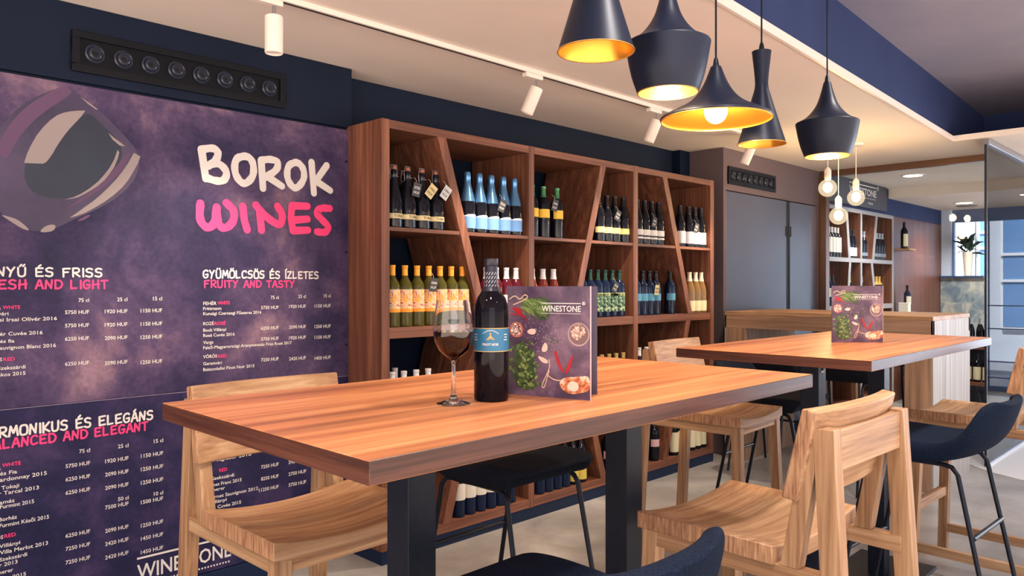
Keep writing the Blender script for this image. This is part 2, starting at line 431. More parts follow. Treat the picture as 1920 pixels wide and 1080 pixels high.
def brush(mb, txt, cap, place, width, wt=0.21, align='l'):
    adv = []
    x = 0.0
    for ch in txt:
        adv.append(x)
        if ch == ' ': x += 0.62; continue
        g = ACC[ch][0] if ch in ACC else ch
        x += {'I': .36, 'M': 1.02, 'W': 1.08}.get(g, .88)
    tot = x - 0.2
    k = width / tot
    off = 0 if align == 'l' else -width
    for ch, x in zip(txt, adv):
        if ch == ' ': continue
        parts = list(GL[ACC[ch][0]]) if ch in ACC else list(GL[ch])
        if ch in ACC:
            sh = -.2 if ACC[ch][0] == 'I' else 0
            for t in ACCS[ACC[ch][1]]:
                parts.append(t if isinstance(t, str) else [(a + sh, b) for a, b in t])
        rot = random.uniform(-.02, .10)
        for kind, pts in zip(parts[0::2], parts[1::2]):
            q = [((x + a) * k + off, (b + rot * a) * cap) for a, b in pts]
            stroke(mb, q, wt * cap, place, kind == 'c')

# ================================================================== THE ROOM
CEIL = 2.395
YB = 3.23                                   # face of the menu boards
b = MB(); b.box(-1.2, 13, -1.6, 3.6, -0.08, 0); struct(b, 'floor', CONC)
# white lower ceiling with the raised bay cut out of it
ang = math.atan2(1.667 - 1.484, 6.33 - 2.586)
def bay_y(x): return 1.484 + (x - 2.586) * math.tan(ang)
b = MB()
b.prism([(-4, bay_y(-4)), (6.33, bay_y(6.33)), (6.33, 3.6), (-4, 3.6)], 2, CEIL, CEIL + 0.03)
b.prism([(6.33, -5), (9.0, -5), (9.0, 3.6), (6.33, 3.6)], 2, CEIL, CEIL + 0.03)
struct(b, 'ceiling', WHITE)
b = MB(); b.prism([(-4, bay_y(-4) - 0.015), (6.33, bay_y(6.33) - 0.015), (6.33, bay_y(6.33)), (-4, bay_y(-4))], 2, CEIL - 0.006, CEIL + 0.035)
b.box(6.318, 6.333, -5, bay_y(6.33), CEIL - 0.006, CEIL + 0.035)
struct(b, 'trim_1', WHITEPL)
b = MB()
b.prism([(-4, bay_y(-4) + 0.03), (7.7, bay_y(7.7) + 0.03), (7.7, bay_y(7.7) + 0.09), (-4, bay_y(-4) + 0.09)], 2, CEIL + 0.03, 2.84)
b.box(7.64, 7.7, -5, bay_y(7.7) + 0.05, CEIL + 0.03, 2.84)
struct(b, 'trim_2', SLATE)
b = MB(); b.box(-4, 7.7, -5, 1.95, 2.80, 2.88); struct(b, 'ceiling.001', VOID)
# far room ceiling: a dropped beam and a lower ceiling behind it
b = MB(); b.box(9.0, 13, -5, 3.6, 2.29, CEIL + 0.03); struct(b, 'ceiling.002', WHITE)
# long wall: behind the boards, behind the wine shelf
b = MB(); b.box(-4, 2.125, YB + 0.02, 3.6, 0, CEIL); b.box(2.125, 5.22, 3.44, 3.6, 0, CEIL); struct(b, 'wall_left', NAVY)
b = MB(); b.box(-4, 2.125, YB, YB + 0.02, 2.10, CEIL - 0.001); struct(b, 'trim_3', NAVY)
b = MB(); b.box(2.125, 5.36, 3.37, 3.44, 2.09, CEIL - 0.001); struct(b, 'trim_4', NAVY)
b = MB(); b.box(-4, 2.125, YB - 0.008, YB + 0.02, 0, 0.085); struct(b, 'baseboard_left', PLINTH, bevel=0.002)
# wall with the flush doors, standing forward of the shelf niche
b = MB(); b.box(5.40, 7.2, 3.0, 3.6, 2.068, CEIL - 0.001); b.box(5.36, 5.40, 3.0, 3.6, 0, CEIL - 0.001); b.box(7.08, 7.2, 3.0, 3.6, 0, 2.068); b.box(5.40, 7.08, 3.06, 3.6, 0, 2.068)
struct(b, 'wall_back', UPWALL)
b = MB(); b.box(5.22, 5.36, 3.30, 3.44, 0, CEIL - 0.002); struct(b, 'trim_5', NAVY)
for i, (x0, x1) in enumerate(((5.275, 6.455), (6.53, 7.08))):
    d = MB().box(x0 + (0.13 if i == 0 else 0), x1, 3.002, 3.058, 0.01, 2.06).build('door_%d' % (i + 1), GREYWALL, None, bevel=0.003, kind='structure')
    for z in (0.25, 1.0, 1.75):
        MB().tube([(x1 - 0.005 if i == 0 else x0 + .005, 2.998, z), (x1 - 0.005 if i == 0 else x0 + .005, 2.998, z + 0.09)], 0.006).build('hinge', BLACK, d)
b = MB(); b.box(6.455, 6.53, 3.012, 3.058, 0, 2.06); struct(b, 'trim_6', mat('dark_joint', (22, 26, 36), 0.6))
b = MB(); b.box(5.36, 7.2, 2.985, 3.0, 0, 0.09); struct(b, 'baseboard_back', PLINTH)
# far wall past the glass partition
b = MB(); b.box(7.2, 13, 3.45, 3.6, 0, CEIL); b.box(9.17, 11.0, 3.0, 3.45, 0, 2.1); struct(b, 'wall_right', wood('brown', 'z'))
b = MB(); b.box(7.2, 9.0, 3.0, 3.45, 2.085, CEIL - .001); b.box(9.0, 11.0, 3.0, 3.45, 2.1, 2.289); struct(b, 'trim_7', SLATE)
# glass partition: brown metal frame and one pane
FRAME = mat('brown_metal_frame', (120, 90, 74), 0.28, 0.7)
f = MB(); f.box(7.15, 7.21, 1.5, 3.0, CEIL - 0.055, CEIL); f.box(7.13, 7.21, 2.93, 3.0, 0, CEIL - 0.055); f.box(7.15, 7.21, 1.5, 3.0, 0, 0.04)
o = struct(f, 'window_1', FRAME)
MB().box(7.176, 7.184, 1.5, 2.94, 0.04, CEIL - 0.055).build('pane', PANE, o)

# ================================================================== MENU BOARDS
def wallp(px, py, off=0.0015):
    p = onY(px, py, YB - off); return p
def board(name, z0, z1, label, m):
    r = thing(name, (0.2, YB, z0), label, 'sign')
    MB().box(0, 1.915, 0, 0.018, 0, z1 - z0).build('board_panel', m, r, bevel=0.0015)
    return r
top_b = board('menu_board', 0.874, 2.088, 'upper purple wall board with the big white and pink title and wine glass print', BOARD)
low_b = board('menu_board', 0.088, 0.8725, 'lower dark purple wall board with price list, behind the stool at the table end', BOARDLOW)
def local(root, p): return (p[0] - root.location.x, p[1] - root.location.y, p[2] - root.location.z)

def px_poly(mb, root, pts, off=0.0012):
    vs = [local(root, wallp(x, y, off)) for x, y in pts]
    mb.add(vs, [tuple(range(len(vs)))])
Z1 = lambda x, y: (x / 3.273, 130 + y / 3.273)
def zpoly(mb, pts, off=0.0012, sm=True):
    q = [Z1(*p) for p in pts]
    if sm: q = chaikin(q, 2, True)
    px_poly(mb, top_b, q, off)
# the printed tilted wine glass
b = MB(); zpoly(b, [(-160, 560), (20, 330), (150, 200), (330, 120), (430, 105), (500, 170), (620, 260), (760, 400), (860, 520), (850, 640), (760, 760), (620, 850), (430, 930), (330, 985), (180, 1000), (20, 900), (-60, 800)], 0.0006)
b.build('printed_glass_bowl', ramp_mat('printed_glass_tone', [(0.3, (40, 36, 64)), (0.7, (74, 60, 92))], (1, 1, 1), 3, 6, 0.3, 0.42), top_b)
b = MB(); zpoly(b, [(150, 600), (175, 540), (380, 400), (530, 250), (620, 330), (760, 470), (730, 600), (640, 700), (500, 780), (330, 800), (200, 760), (150, 680)], 0.0009)
b.build('printed_red_wine', ramp_mat('printed_wine_tone', [(0.3, (26, 30, 48)), (0.7, (32, 44, 66))], (1, 1, 1), 3, 5, 0, 0.42), top_b)
b = MB(); zpoly(b, [(148, 574), (165, 520), (190, 465), (225, 405), (265, 355), (305, 315), (350, 282), (390, 266), (430, 258), (475, 254), (524, 253), (500, 288), (465, 325), (430, 362), (400, 398), (370, 440), (345, 478), (325, 515), (300, 550), (285, 568), (265, 579), (200, 577)], 0.0012, False)
zpoly(b, [(822, 512), (862, 535), (845, 580), (820, 625), (788, 678), (750, 725), (700, 770), (640, 814), (580, 850), (520, 882), (470, 900), (425, 912), (470, 882), (520, 845), (570, 810), (620, 768), (670, 720), (715, 672), (750, 628), (785, 578)], 0.0012, False)
zpoly(b, [(722, 493), (732, 510), (722, 550), (700, 602), (670, 645), (640, 682), (600, 715), (560, 742), (520, 765), (480, 785), (440, 794), (400, 798), (450, 785), (500, 762), (550, 730), (600, 690), (635, 652), (670, 608), (700, 555)], 0.0012, False)
zpoly(b, [(240, 1000), (270, 965), (320, 950), (345, 960), (330, 990), (290, 1000)], 0.0012)
zpoly(b, [(665, 390), (700, 420), (770, 472), (735, 468), (690, 430)], 0.0012, False)
zpoly(b, [(494, 168), (560, 215), (600, 245), (590, 247), (540, 212)], 0.0012, False)
zpoly(b, [(0, 890), (40, 900), (110, 920), (190, 990), (150, 985), (90, 950)], 0.0012)
b.build('printed_glass_highlight', PRINTC, top_b)
b = MB(); zpoly(b, [(-20, 470), (60, 330), (170, 220), (300, 140), (390, 98), (455, 135), (380, 190), (270, 260), (170, 350), (100, 440), (60, 520), (20, 560)], 0.0010)
zpoly(b, [(790, 500), (805, 515), (740, 630), (640, 720), (520, 800), (380, 870), (520, 780), (660, 660)], 0.0011)
zpoly(b, [(470, 930), (520, 900), (555, 890), (550, 905), (500, 932)], 0.0012)
b.build('printed_glass_sheen', mat('printed_mauve', (98, 74, 102), 0.5, spec=0.2), top_b)

Z2 = lambda x, y: (340 + x / 4.909, 240 + y / 4.909)
def bigword(strokes, name, m, wpx):
    mb = MB()
    for kind, pts in strokes:
        p3 = [local(top_b, wallp(*Z2(*p))) for p in pts]
        y = p3[0][1]
        wz = wpx / 4.909 * 0.0026
        stroke(mb, [(p[0], p[2]) for p in p3], wz, lambda a, c, o=0.0, y=y: (a, y - o, c), kind == 'c')
    mb.build(name, m, top_b)
bigword([('l', [(185, 195), (225, 465)]), ('c', [(185, 198), (300, 180), (345, 230), (320, 300), (250, 350)]), ('c', [(250, 345), (340, 315), (425, 400), (400, 485), (320, 490), (225, 455)]),
         ('c', [(590, 258), (500, 275), (485, 400), (540, 500), (600, 515), (665, 440), (665, 330), (625, 265), (560, 262)]),
         ('l', [(735, 295), (752, 555)]), ('c', [(735, 297), (820, 285), (895, 310), (880, 390), (770, 455)]), ('l', [(790, 445), (925, 535)]),
         ('c', [(1060, 315), (980, 340), (970, 460), (1020, 545), (1070, 555), (1130, 475), (1130, 390), (1090, 325), (1040, 318)]),
         ('l', [(1198, 315), (1220, 600)]), ('l', [(1338, 345), (1230, 500)]), ('l', [(1250, 495), (1370, 575)])], 'title_lettering', PRINTW, 62)
bigword([('c', [(175, 695), (165, 850), (240, 930), (310, 880), (325, 730)]), ('c', [(325, 730), (335, 890), (400, 930), (480, 870), (490, 760), (415, 690)]),
         ('l', [(565, 722), (580, 850), (605, 935)]),
         ('l', [(722, 770), (737, 940)]), ('c', [(685, 710), (740, 780), (860, 880), (920, 890), (935, 800), (885, 720)]),
         ('l', [(1018, 715), (1008, 830), (1028, 945)]), ('l', [(1018, 715), (1160, 720)]), ('l', [(1012, 850), (1160, 838)]), ('l', [(1028, 945), (1165, 940)]),
         ('c', [(1365, 740), (1280, 735), (1235, 780), (1300, 850), (1360, 910), (1330, 965), (1250, 955)])], 'title_lettering', PRINTP, 66)

def lines(root, mb, rows, style='sans'):
    """rows: (text, px of anchor, baseline py, cap px, align, width px or None)"""
    for txt, px, py, cap, al, wpx in rows:
        p = local(root, wallp(px, py)); d = math.hypot(*wallp(px, py)[:2]); dd = wallp(px, py)[0] * FX + YB * FY
        c = cap * dd / FPX
        pl = lambda a, z, o=0.0, p=p: (p[0] + a, p[1] - o, p[2] + z)
        wid = None
        if wpx:
            x2 = wallp(px + (wpx if al == 'l' else -wpx), py)[0]
            wid = abs(x2 - wallp(px, py)[0])
        if style == 'brush': brush(mb, txt, c, pl, wid, align=al)
        else: put_text(mb, txt, c, pl, al, wid, 1.0)
hw, hp, tw, tp = MB(), MB(), MB(), MB()
lines(top_b, hw, [('KÖNNYŰ ÉS FRISS', 192, 519, 15, 'r', 262), ('GYÜMÖLCSÖS ÉS ÍZLETES', 381, 521, 14, 'l', 216)], 'brush')
lines(top_b, hp, [('FRESH AND LIGHT', 202, 541, 15, 'r', 244), ('FRUITY AND TASTY', 383, 539, 13, 'l', 169)], 'brush')
rw = []
for y, cells in ((566, ('75 cl', '25 cl', '15 cl')), (588, ('5750 HUF', '1920 HUF', '1150 HUF')), (612.5, ('5750 HUF', '1920 HUF', '1150 HUF')), (637, ('6250 HUF', '2090 HUF', '1250 HUF')), (683, ('6250 HUF', '2090 HUF', '1250 HUF'))):
    for t, px, dy in zip(cells, (167, 239, 304), (0, -1.5, -3)):
        rw.append((t, px, y + dy, 7.0, 'r', 45 - (px - 167) * 0.035 if 'HUF' in t else None))
for y, cells in ((560.5, ('75 cl', '25 cl', '15 cl')), (579, ('5750 HUF', '1920 HUF', '1150 HUF')), (617, ('6250 HUF', '2090 HUF', '1250 HUF')), (637, ('5750 HUF', '1920 HUF', '1150 HUF')), (675.5, ('7250 HUF', '2420 HUF', '1450 HUF'))):
    for t, px, dy in zip(cells, (522.5, 573.5, 620), (0, -2, -3)):
        rw.append((t, px, y + dy, 6.2, 'r', 33 - (px - 522) * 0.03 if 'HUF' in t else None))
rw += [('Garamvári', 16, 591, 6.6, 'r', 58), ('Balatonlellei Irsai Olivér 2016', 107, 600, 6.8, 'r', 172), ('Irsai Olivér Cuvée 2016', 80, 626.5, 6.8, 'r', 132), ('Vylyan és fia', 27, 642, 6.6, 'r', 68),
       ('Sauvignon Blanc 2016', 105, 650.5, 6.8, 'r', 112), ('Szekszárdi', 48, 690.5, 6.8, 'r', 52), ('Kadarka Bonkos 2015', 48, 702.5, 6.8, 'r', 116), ('VÖRÖS', 4, 677, 6.6, 'r', 34), ('FEHÉR', 2, 580, 6.6, 'r', 32),
       ('FEHÉR', 381, 572, 6.2, 'l', 25), ('Frittmann', 381, 581.5, 6.0, 'l', 34), ('Kunsági Cserszegi Fűszeres 2016', 381, 591, 6.0, 'l', 109),
       ('ROZÉ', 381, 610, 6.2, 'l', 20), ('Bock Villányi', 381, 622, 6.0, 'l', 43), ('Rosé Cuvée 2016', 381, 632, 6.0, 'l', 59), ('Varga', 381, 645, 6.0, 'l', 19), ('Felső-Magyarországi Aranymetszés Friss Rozé 2017', 381, 655, 6.0, 'l', 166),
       ('VÖRÖS', 381, 672, 6.2, 'l', 26), ('Garamvári', 381, 685, 6.0, 'l', 35), ('Balatonlellei Pinot Noir 2015', 381, 696, 6.0, 'l', 96)]
lines(top_b, tw, rw)
lines(top_b, tp, [('WHITE', 5, 579.5, 6.6, 'l', 33), ('RED', 6, 677, 6.6, 'l', 22), ('WHITE', 408, 571, 6.2, 'l', 23), ('ROSÉ', 402.5, 609.5, 6.2, 'l', 20.5), ('RED', 409, 671, 6.2, 'l', 16)])
hw.build('heading_lettering', PRINTW, top_b); hp.build('heading_lettering', PRINTP, top_b); tw.build('price_lettering', PRINTW, top_b); tp.build('price_lettering', PRINTP, top_b)
MB().box(0, 1.915, -0.0006, 0.002, 0.7828, 0.7845).build('board_edge', mat('pale_board_edge', (150, 136, 160), 0.5), low_b)
hw, hp, tw, tp = MB(), MB(), MB(), MB()
lines(low_b, hw, [('HARMONIKUS ÉS ELEGÁNS', 287, 786, 16, 'r', 326)], 'brush')
lines(low_b, hp, [('BALANCED AND ELEGANT', 277, 806, 15, 'r', 308)], 'brush')
rw = []
for y, cells in ((848, ('75 cl', '25 cl', '15 cl')), (872, ('5750 HUF', '1920 HUF', '1150 HUF')), (896.5, ('6250 HUF', '2090 HUF', '1250 HUF')), (921, ('6250 HUF', '2090 HUF', '1250 HUF')), (946, (None, '50 cl', '10 cl')), (957, (None, '7500 HUF', '1500 HUF')),
                 (1000, ('6250 HUF', '2090 HUF', '1250 HUF')), (1024, ('7250 HUF', '2420 HUF', '1450 HUF')), (1049, ('7250 HUF', '2420 HUF', '1450 HUF'))):
    for t, px, dy in zip(cells, (169, 241, 306), (-1, -10, -19.5)):
        if t: rw.append((t, px, y + dy, 7.2, 'r', 46 - (px - 169) * 0.03 if 'HUF' in t else None))
for y, cells in ((873, ('7250 HUF', '2420 HUF')), (895, ('8250 HUF', '2750 HUF')), (915, ('11250 HUF', '3750 HUF'))):
    for t, px, dy in zip(cells, (522.5, 574), (0, -9)): rw.append((t, px, y + dy, 6.4, 'r', 33 if len(t) < 9 else 37))
rw += [('FEHÉR', 2, 881, 7, 'r', 34), ('Bussay és Fia', 32, 887, 7, 'r', 76), ('Etyeki Chardonnay 2015', 88, 890, 7.2, 'r', 150), ('Dobogós Tokaji', 36, 913, 7, 'r', 90), ('Mádi Izbor Tarcal 2013', 73, 917, 7.2, 'r', 134), ('Dúzsi Tamás', 27, 941, 7, 'r', 74), ('Furmint 2015', 64, 943, 7.2, 'r', 64),
       ('Borház', 32, 972, 7.2, 'r', 34), ('Furmint Késői 2015', 92, 972, 7.2, 'r', 93), ('VÖRÖS', 6, 1010, 7, 'r', 36), ('Bock Villányi', 38, 1020, 7, 'r', 72), ('Gere Villa Merlot 2013', 90, 1021, 7.2, 'r', 122), ('Szekszárdi', 51, 1042, 7, 'r', 52), ('Bikavér 2013', 33, 1056, 7.2, 'r', 70), ('Pfneiszl Kamerer', 25, 1071, 7.2, 'r', 88), ('Sopron 2015', 49, 1079, 7.2, 'r', 70),
       ('Portugieser 2016', 471, 854, 6.2, 'r', 84), ('Szekszárdi', 439, 893, 6.2, 'r', 42), ('Cabernet Franc 2015', 453, 902, 6.2, 'r', 76), ('Kamerer', 422, 917, 6.2, 'r', 36), ('Cabernet Sauvignon 2012', 484, 918, 6.2, 'r', 104), ('Villányi', 425, 939, 6.2, 'r', 32), ('Cuvée 2015', 452, 944, 6.2, 'r', 44)]
lines(low_b, tw, rw)
lines(low_b, tp, [('WHITE', 4, 876, 7, 'l', 35), ('RED', 8, 1009, 7, 'l', 22), ('RED', 411, 885, 6.2, 'l', 15)])
hw.build('heading_lettering', PRINTW, low_b); hp.build('heading_lettering', PRINTP, low_b); tw.build('price_lettering', PRINTW, low_b); tp.build('price_lettering', PRINTP, low_b)

def logo(mb, place, w, h, reg=True):
    """WINESTONE between a rule and a dotted rule; w = width, h = capital height; origin bottom left of the word"""
    put_text(mb, 'WINESTONE', h, place, 'l', w)
    def rect(x0, x1, y0, y1): mb.add([place(x0, y0), place(x1, y0), place(x1, y1), place(x0, y1)], [(0, 1, 2, 3)])
    rect(0, w, h * 1.32, h * 1.45)
    n = 30
    for i in range(n): rect(w * i / n, w * (i + 0.5) / n, -h * 0.42, -h * 0.30)
    if reg: put_text(mb, '®', h * 0.62, lambda a, c: place(w * 1.03 + a, h * 1.1 + c), 'l')
lg = MB()
p0 = local(low_b, wallp(257, 1088)); p1 = local(low_b, wallp(433, 1053))
logo(lg, lambda a, c: (p0[0] + a, p0[1], p0[2] + c), p1[0] - p0[0], 0.062)
lg.build('logo_lettering', PRINTW, low_b)
for r_, pts in ((top_b, [(649, 303), (649, 473), (649, 646)]), (low_b, [(648, 770), (648, 930)])):
    for p in pts:
        q = local(r_, wallp(*p)); MB().lathe([(0.0001, 0), (0.006, 0), (0.006, 0.003), (0.0001, 0.004)], 10).build('screw', BLACK, r_).matrix_local = Matrix.Translation(q) @ Matrix.Rotation(PI / 2, 4, 'X')

# ================================================================== NOZZLE VENTS
def vent(loc, w, h, label):
    """air outlet with eight round nozzles, on a wall facing -y; loc = lower left corner"""
    r = thing('air_vent', loc, label, 'vent', None)
    fr = MB()
    t = 0.028
    fr.box(0, w, -0.016, 0, 0, t); fr.box(0, w, -0.016, 0, h - t, h); fr.box(0, t, -0.016, 0, t, h - t); fr.box(w - t, w, -0.016, 0, t, h - t)
    fr.build('vent_frame', mat('vent_black', (12, 15, 24), 0.4, spec=0.25), r, bevel=0.003)
    MB().box(t, w - t, -0.006, 0, t, h - t).build('vent_plate', mat('vent_plate', (11, 13, 21), 0.45, spec=0.2), r)
    n = 8; rr = min(0.036, (h - 2 * t) * 0.40)
    for i in range(n):
        cx = t + (w - 2 * t) * (i + 0.5) / n
        m = MB(); m.lathe([(rr, 0), (rr, 0.008), (rr * 0.86, 0.012), (rr * 0.7, 0.008), (rr * 0.62, 0.016), (rr * 0.5, 0.018), (rr * 0.44, 0.012), (rr * 0.3, 0.012)], 24)
        o = m.build('nozzle', mat('nozzle_plastic', (40, 45, 60), 0.25), r, smooth=40)
        o.matrix_local = Matrix.Translation((cx, -0.006, h / 2)) @ Matrix.Rotation(PI / 2, 4, 'X')
        k = MB().lathe([(rr * 0.3, 0.0), (rr * 0.3, 0.0119), (0.0001, 0.0119)], 16).build('nozzle_mouth', mat('nozzle_dark', (5, 5, 8), 0.8), o)
    return r
vent((0.875, YB, 2.136), 0.885, 0.158, 'long black nozzle vent above the purple menu board')
vent((5.42, 3.0, 2.115), 0.80, 0.14, 'black nozzle vent above the grey flush doors')

# ================================================================== WINE SHELF
YS, YSB = 2.95, 3.43
ROWS = [0.113, 0.60, 1.118, 1.598]           # standing heights of the four shelves
wx, wy, wz = wood('walnut', 'x'), wood('walnut', 'y'), wood('walnut', 'z')
def wine_shelf(name, x0, stiles, slants, label, front=None, plinth=True, ysh=0.0, zig=False):
    """stiles: list of (xa, xb) uprights; slants: per bay (x top, x middle, x low top, x low bottom)"""
    r = thing(name, (x0, YS + ysh, 0), label, 'shelf')
    D = YSB - YS - 0.005
    X = lambda v: v - x0
    xa, xb = stiles[0][0], stiles[-1][1]
    mz, mx_ = wz, wx
    edge = front
    xa, xb = stiles[0][0], stiles[-1][1]
    def edging(poly):
        if edge: MB().prism(poly, 1, -0.004, 0.0005).build('front_edge', edge, r)
    def rect(a, c, z0, z1): return [(a, z0), (c, z0), (c, z1), (a, z1)]
    MB().box(0.002, X(xb) - 0.002, 0.001, D - 0.001, 2.065, 2.1055).build('top_board', mx_, r, bevel=0.0015); edging(rect(0, X(xb), 2.065, 2.105))
    MB().box(0.002, X(xb) - 0.002, 0.001, D - 0.001, 0.066, 0.113).build('bottom_board', mx_, r, bevel=0.0015); edging(rect(0, X(xb), 0.066, 0.113))
    for i, (a, c) in enumerate(stiles):
        MB().box(X(a), X(c), 0, D, 0.064, 2.107).build('upright', mz, r, bevel=0.0015); edging(rect(X(a), X(c), 0.114, 2.064))
    for i in range(len(stiles) - 1):
        a, c = X(stiles[i][1]), X(stiles[i + 1][0])
        MB().box(a, c, 0.002, D, 1.066, 1.118).build('middle_board', mx_, r, bevel=0.001); edging(rect(a, c, 1.066, 1.118))
        z0 = 1.556 if zig else 1.580
        MB().box(a, c, 0.004, D, z0, 1.598).build('shelf_board', mx_, r); edging(rect(a, c, z0, 1.598))
        MB().box(a, c, 0.004, D, 0.582, 0.600).build('shelf_board', mx_, r)
        st, sm, lt, lb = slants[i]; th = 0.056
        for (xt, zt, xm, zm) in (((st, 2.066, sm, 1.117), (lt, 1.067, lb, 0.112)) if not zig else ((st, 2.066, sm, 1.597), (lt, 1.557, lb, 1.117))):
            poly = [(X(xt), zt), (X(xt) + th, zt), (X(xm) + th, zm), (X(xm), zm)]
            MB().prism(poly, 1, 0.001, D - 0.02).build('slanted_divider', mz, r, bevel=0.0015); edging(poly)
    if plinth: MB().box(0.004, X(xb) - 0.004, 0.004, D, 0, 0.066).build('plinth', PLINTH, r)
    return r
ST = [(2.106, 2.152), (3.110, 3.155), (4.108, 4.158), (5.080, 5.130)]
SL = [(2.447, 2.747, 2.745, 2.480), (3.762, 3.478, 3.47, 3.765), (4.450, 4.772, 4.750, 4.455)]
wine_shelf('wine_shelf', 2.106, ST, SL, 'tall walnut wine shelf with slanted dividers against the dark blue wall')
GREYED = mat('grey_shelf_edge', (150, 146, 150), 0.5)
wine_shelf('wine_shelf', 7.255, [(7.255, 7.292), (8.167, 8.211), (9.102, 9.154)], [(7.775, 7.845, 7.86, 7.80), (8.60, 8.50, 8.46, 8.57)],
           'grey-edged wine shelf behind the glass partition', GREYED, True, 0.05, True)
MB().box(7.292, 9.102, 3.40, 3.43, 0.07, 2.07).build('trim_8', wood('walnut', 'z'), kind='structure')

# ------------------------------------------------------------------ bottles
def prof_bordeaux(): return [(0.0001, 0.004), (0.030, 0.0), (0.0365, 0.002), (0.0375, 0.008), (0.0375, 0.188), (0.0362, 0.202), (0.031, 0.217), (0.022, 0.230), (0.0158, 0.242), (0.0140, 0.256), (0.0136, 0.284), (0.0150, 0.286), (0.0150, 0.300), (0.0001, 0.300)]
def prof_burgundy(): return [(0.0001, 0.004), (0.032, 0.0), (0.039, 0.002), (0.0402, 0.008), (0.0402, 0.150), (0.0385, 0.170), (0.033, 0.195), (0.025, 0.220), (0.0185, 0.242), (0.0152, 0.262), (0.0142, 0.284), (0.0155, 0.286), (0.0155, 0.298), (0.0001, 0.298)]
def prof_champ(): return [(0.0001, 0.004), (0.034, 0.0), (0.042, 0.002), (0.0435, 0.010), (0.0435, 0.135), (0.041, 0.160), (0.034, 0.195), (0.025, 0.230), (0.0185, 0.262), (0.0165, 0.285), (0.0175, 0.288), (0.0172, 0.300), (0.018, 0.312), (0.014, 0.322), (0.0001, 0.324)]
def r_at(prof, z):
    best = prof[1][0]
    for (r0, z0), (r1, z1) in zip(prof[1:], prof[2:]):
        if z0 <= z <= z1 and z1 > z0: return r0 + (r1 - r0) * (z - z0) / (z1 - z0)
    return best
def sleeve(mb, prof, z0, z1, off, n=20, a0=0, a1=2 * PI, top=False):
    zs = sorted({z0, z1} | {z for _, z in prof[1:-1] if z0 < z < z1})
    p = [(r_at(prof, z) + off, z) for z in zs]
    if top: p.append((0.0001, z1 + off))
    mb.lathe(p, n, 0, (0, 0, 0), a0, a1)
DARKGL = mat('dark_bottle_glass', (14, 16, 26), 0.08, spec=0.3)
BLUEGL = mat('blue_black_bottle_glass', (16, 30, 58), 0.08, spec=0.3)
GREENGL = mat('green_bottle_glass', (22, 34, 20), 0.08, spec=0.3)
CLEARGL = mat('pale_wine_in_glass', (72, 68, 26), 0.08, spec=0.3)
ROSEGL = mat('rose_wine_in_glass', (116, 50, 44), 0.08, spec=0.3)
REDGL = mat('deep_rose_wine_in_glass', (84, 22, 36), 0.08, spec=0.3)
GOLDGL = mat('golden_wine_in_glass', (124, 96, 58), 0.08, spec=0.3)
def paper(name, c): return mat('paper_' + name, c, 0.6)
def foil(name, c, rough=0.32, metal=0.4): return mat('foil_' + name, c, rough, metal)
YEL_ART = ramp_mat('paper_orange_art', [(0.36, (232, 150, 40)), (0.47, (236, 176, 84)), (0.53, (226, 204, 178)), (0.62, (176, 46, 42))], (1, 1, 1), 34, 4, 0.8, 0.6)
FACING = (-PI / 2 - 1.5, -PI / 2 + 1.5)       # labels look towards the tables
PROTO = {}
def bend_text(mb, txt, cap, r, z, width=None, ang=-PI / 2):
    put_text(mb, txt, cap, lambda a, c: (r * math.cos(ang + a / r), r * math.sin(ang + a / r), z + c), 'c', width)
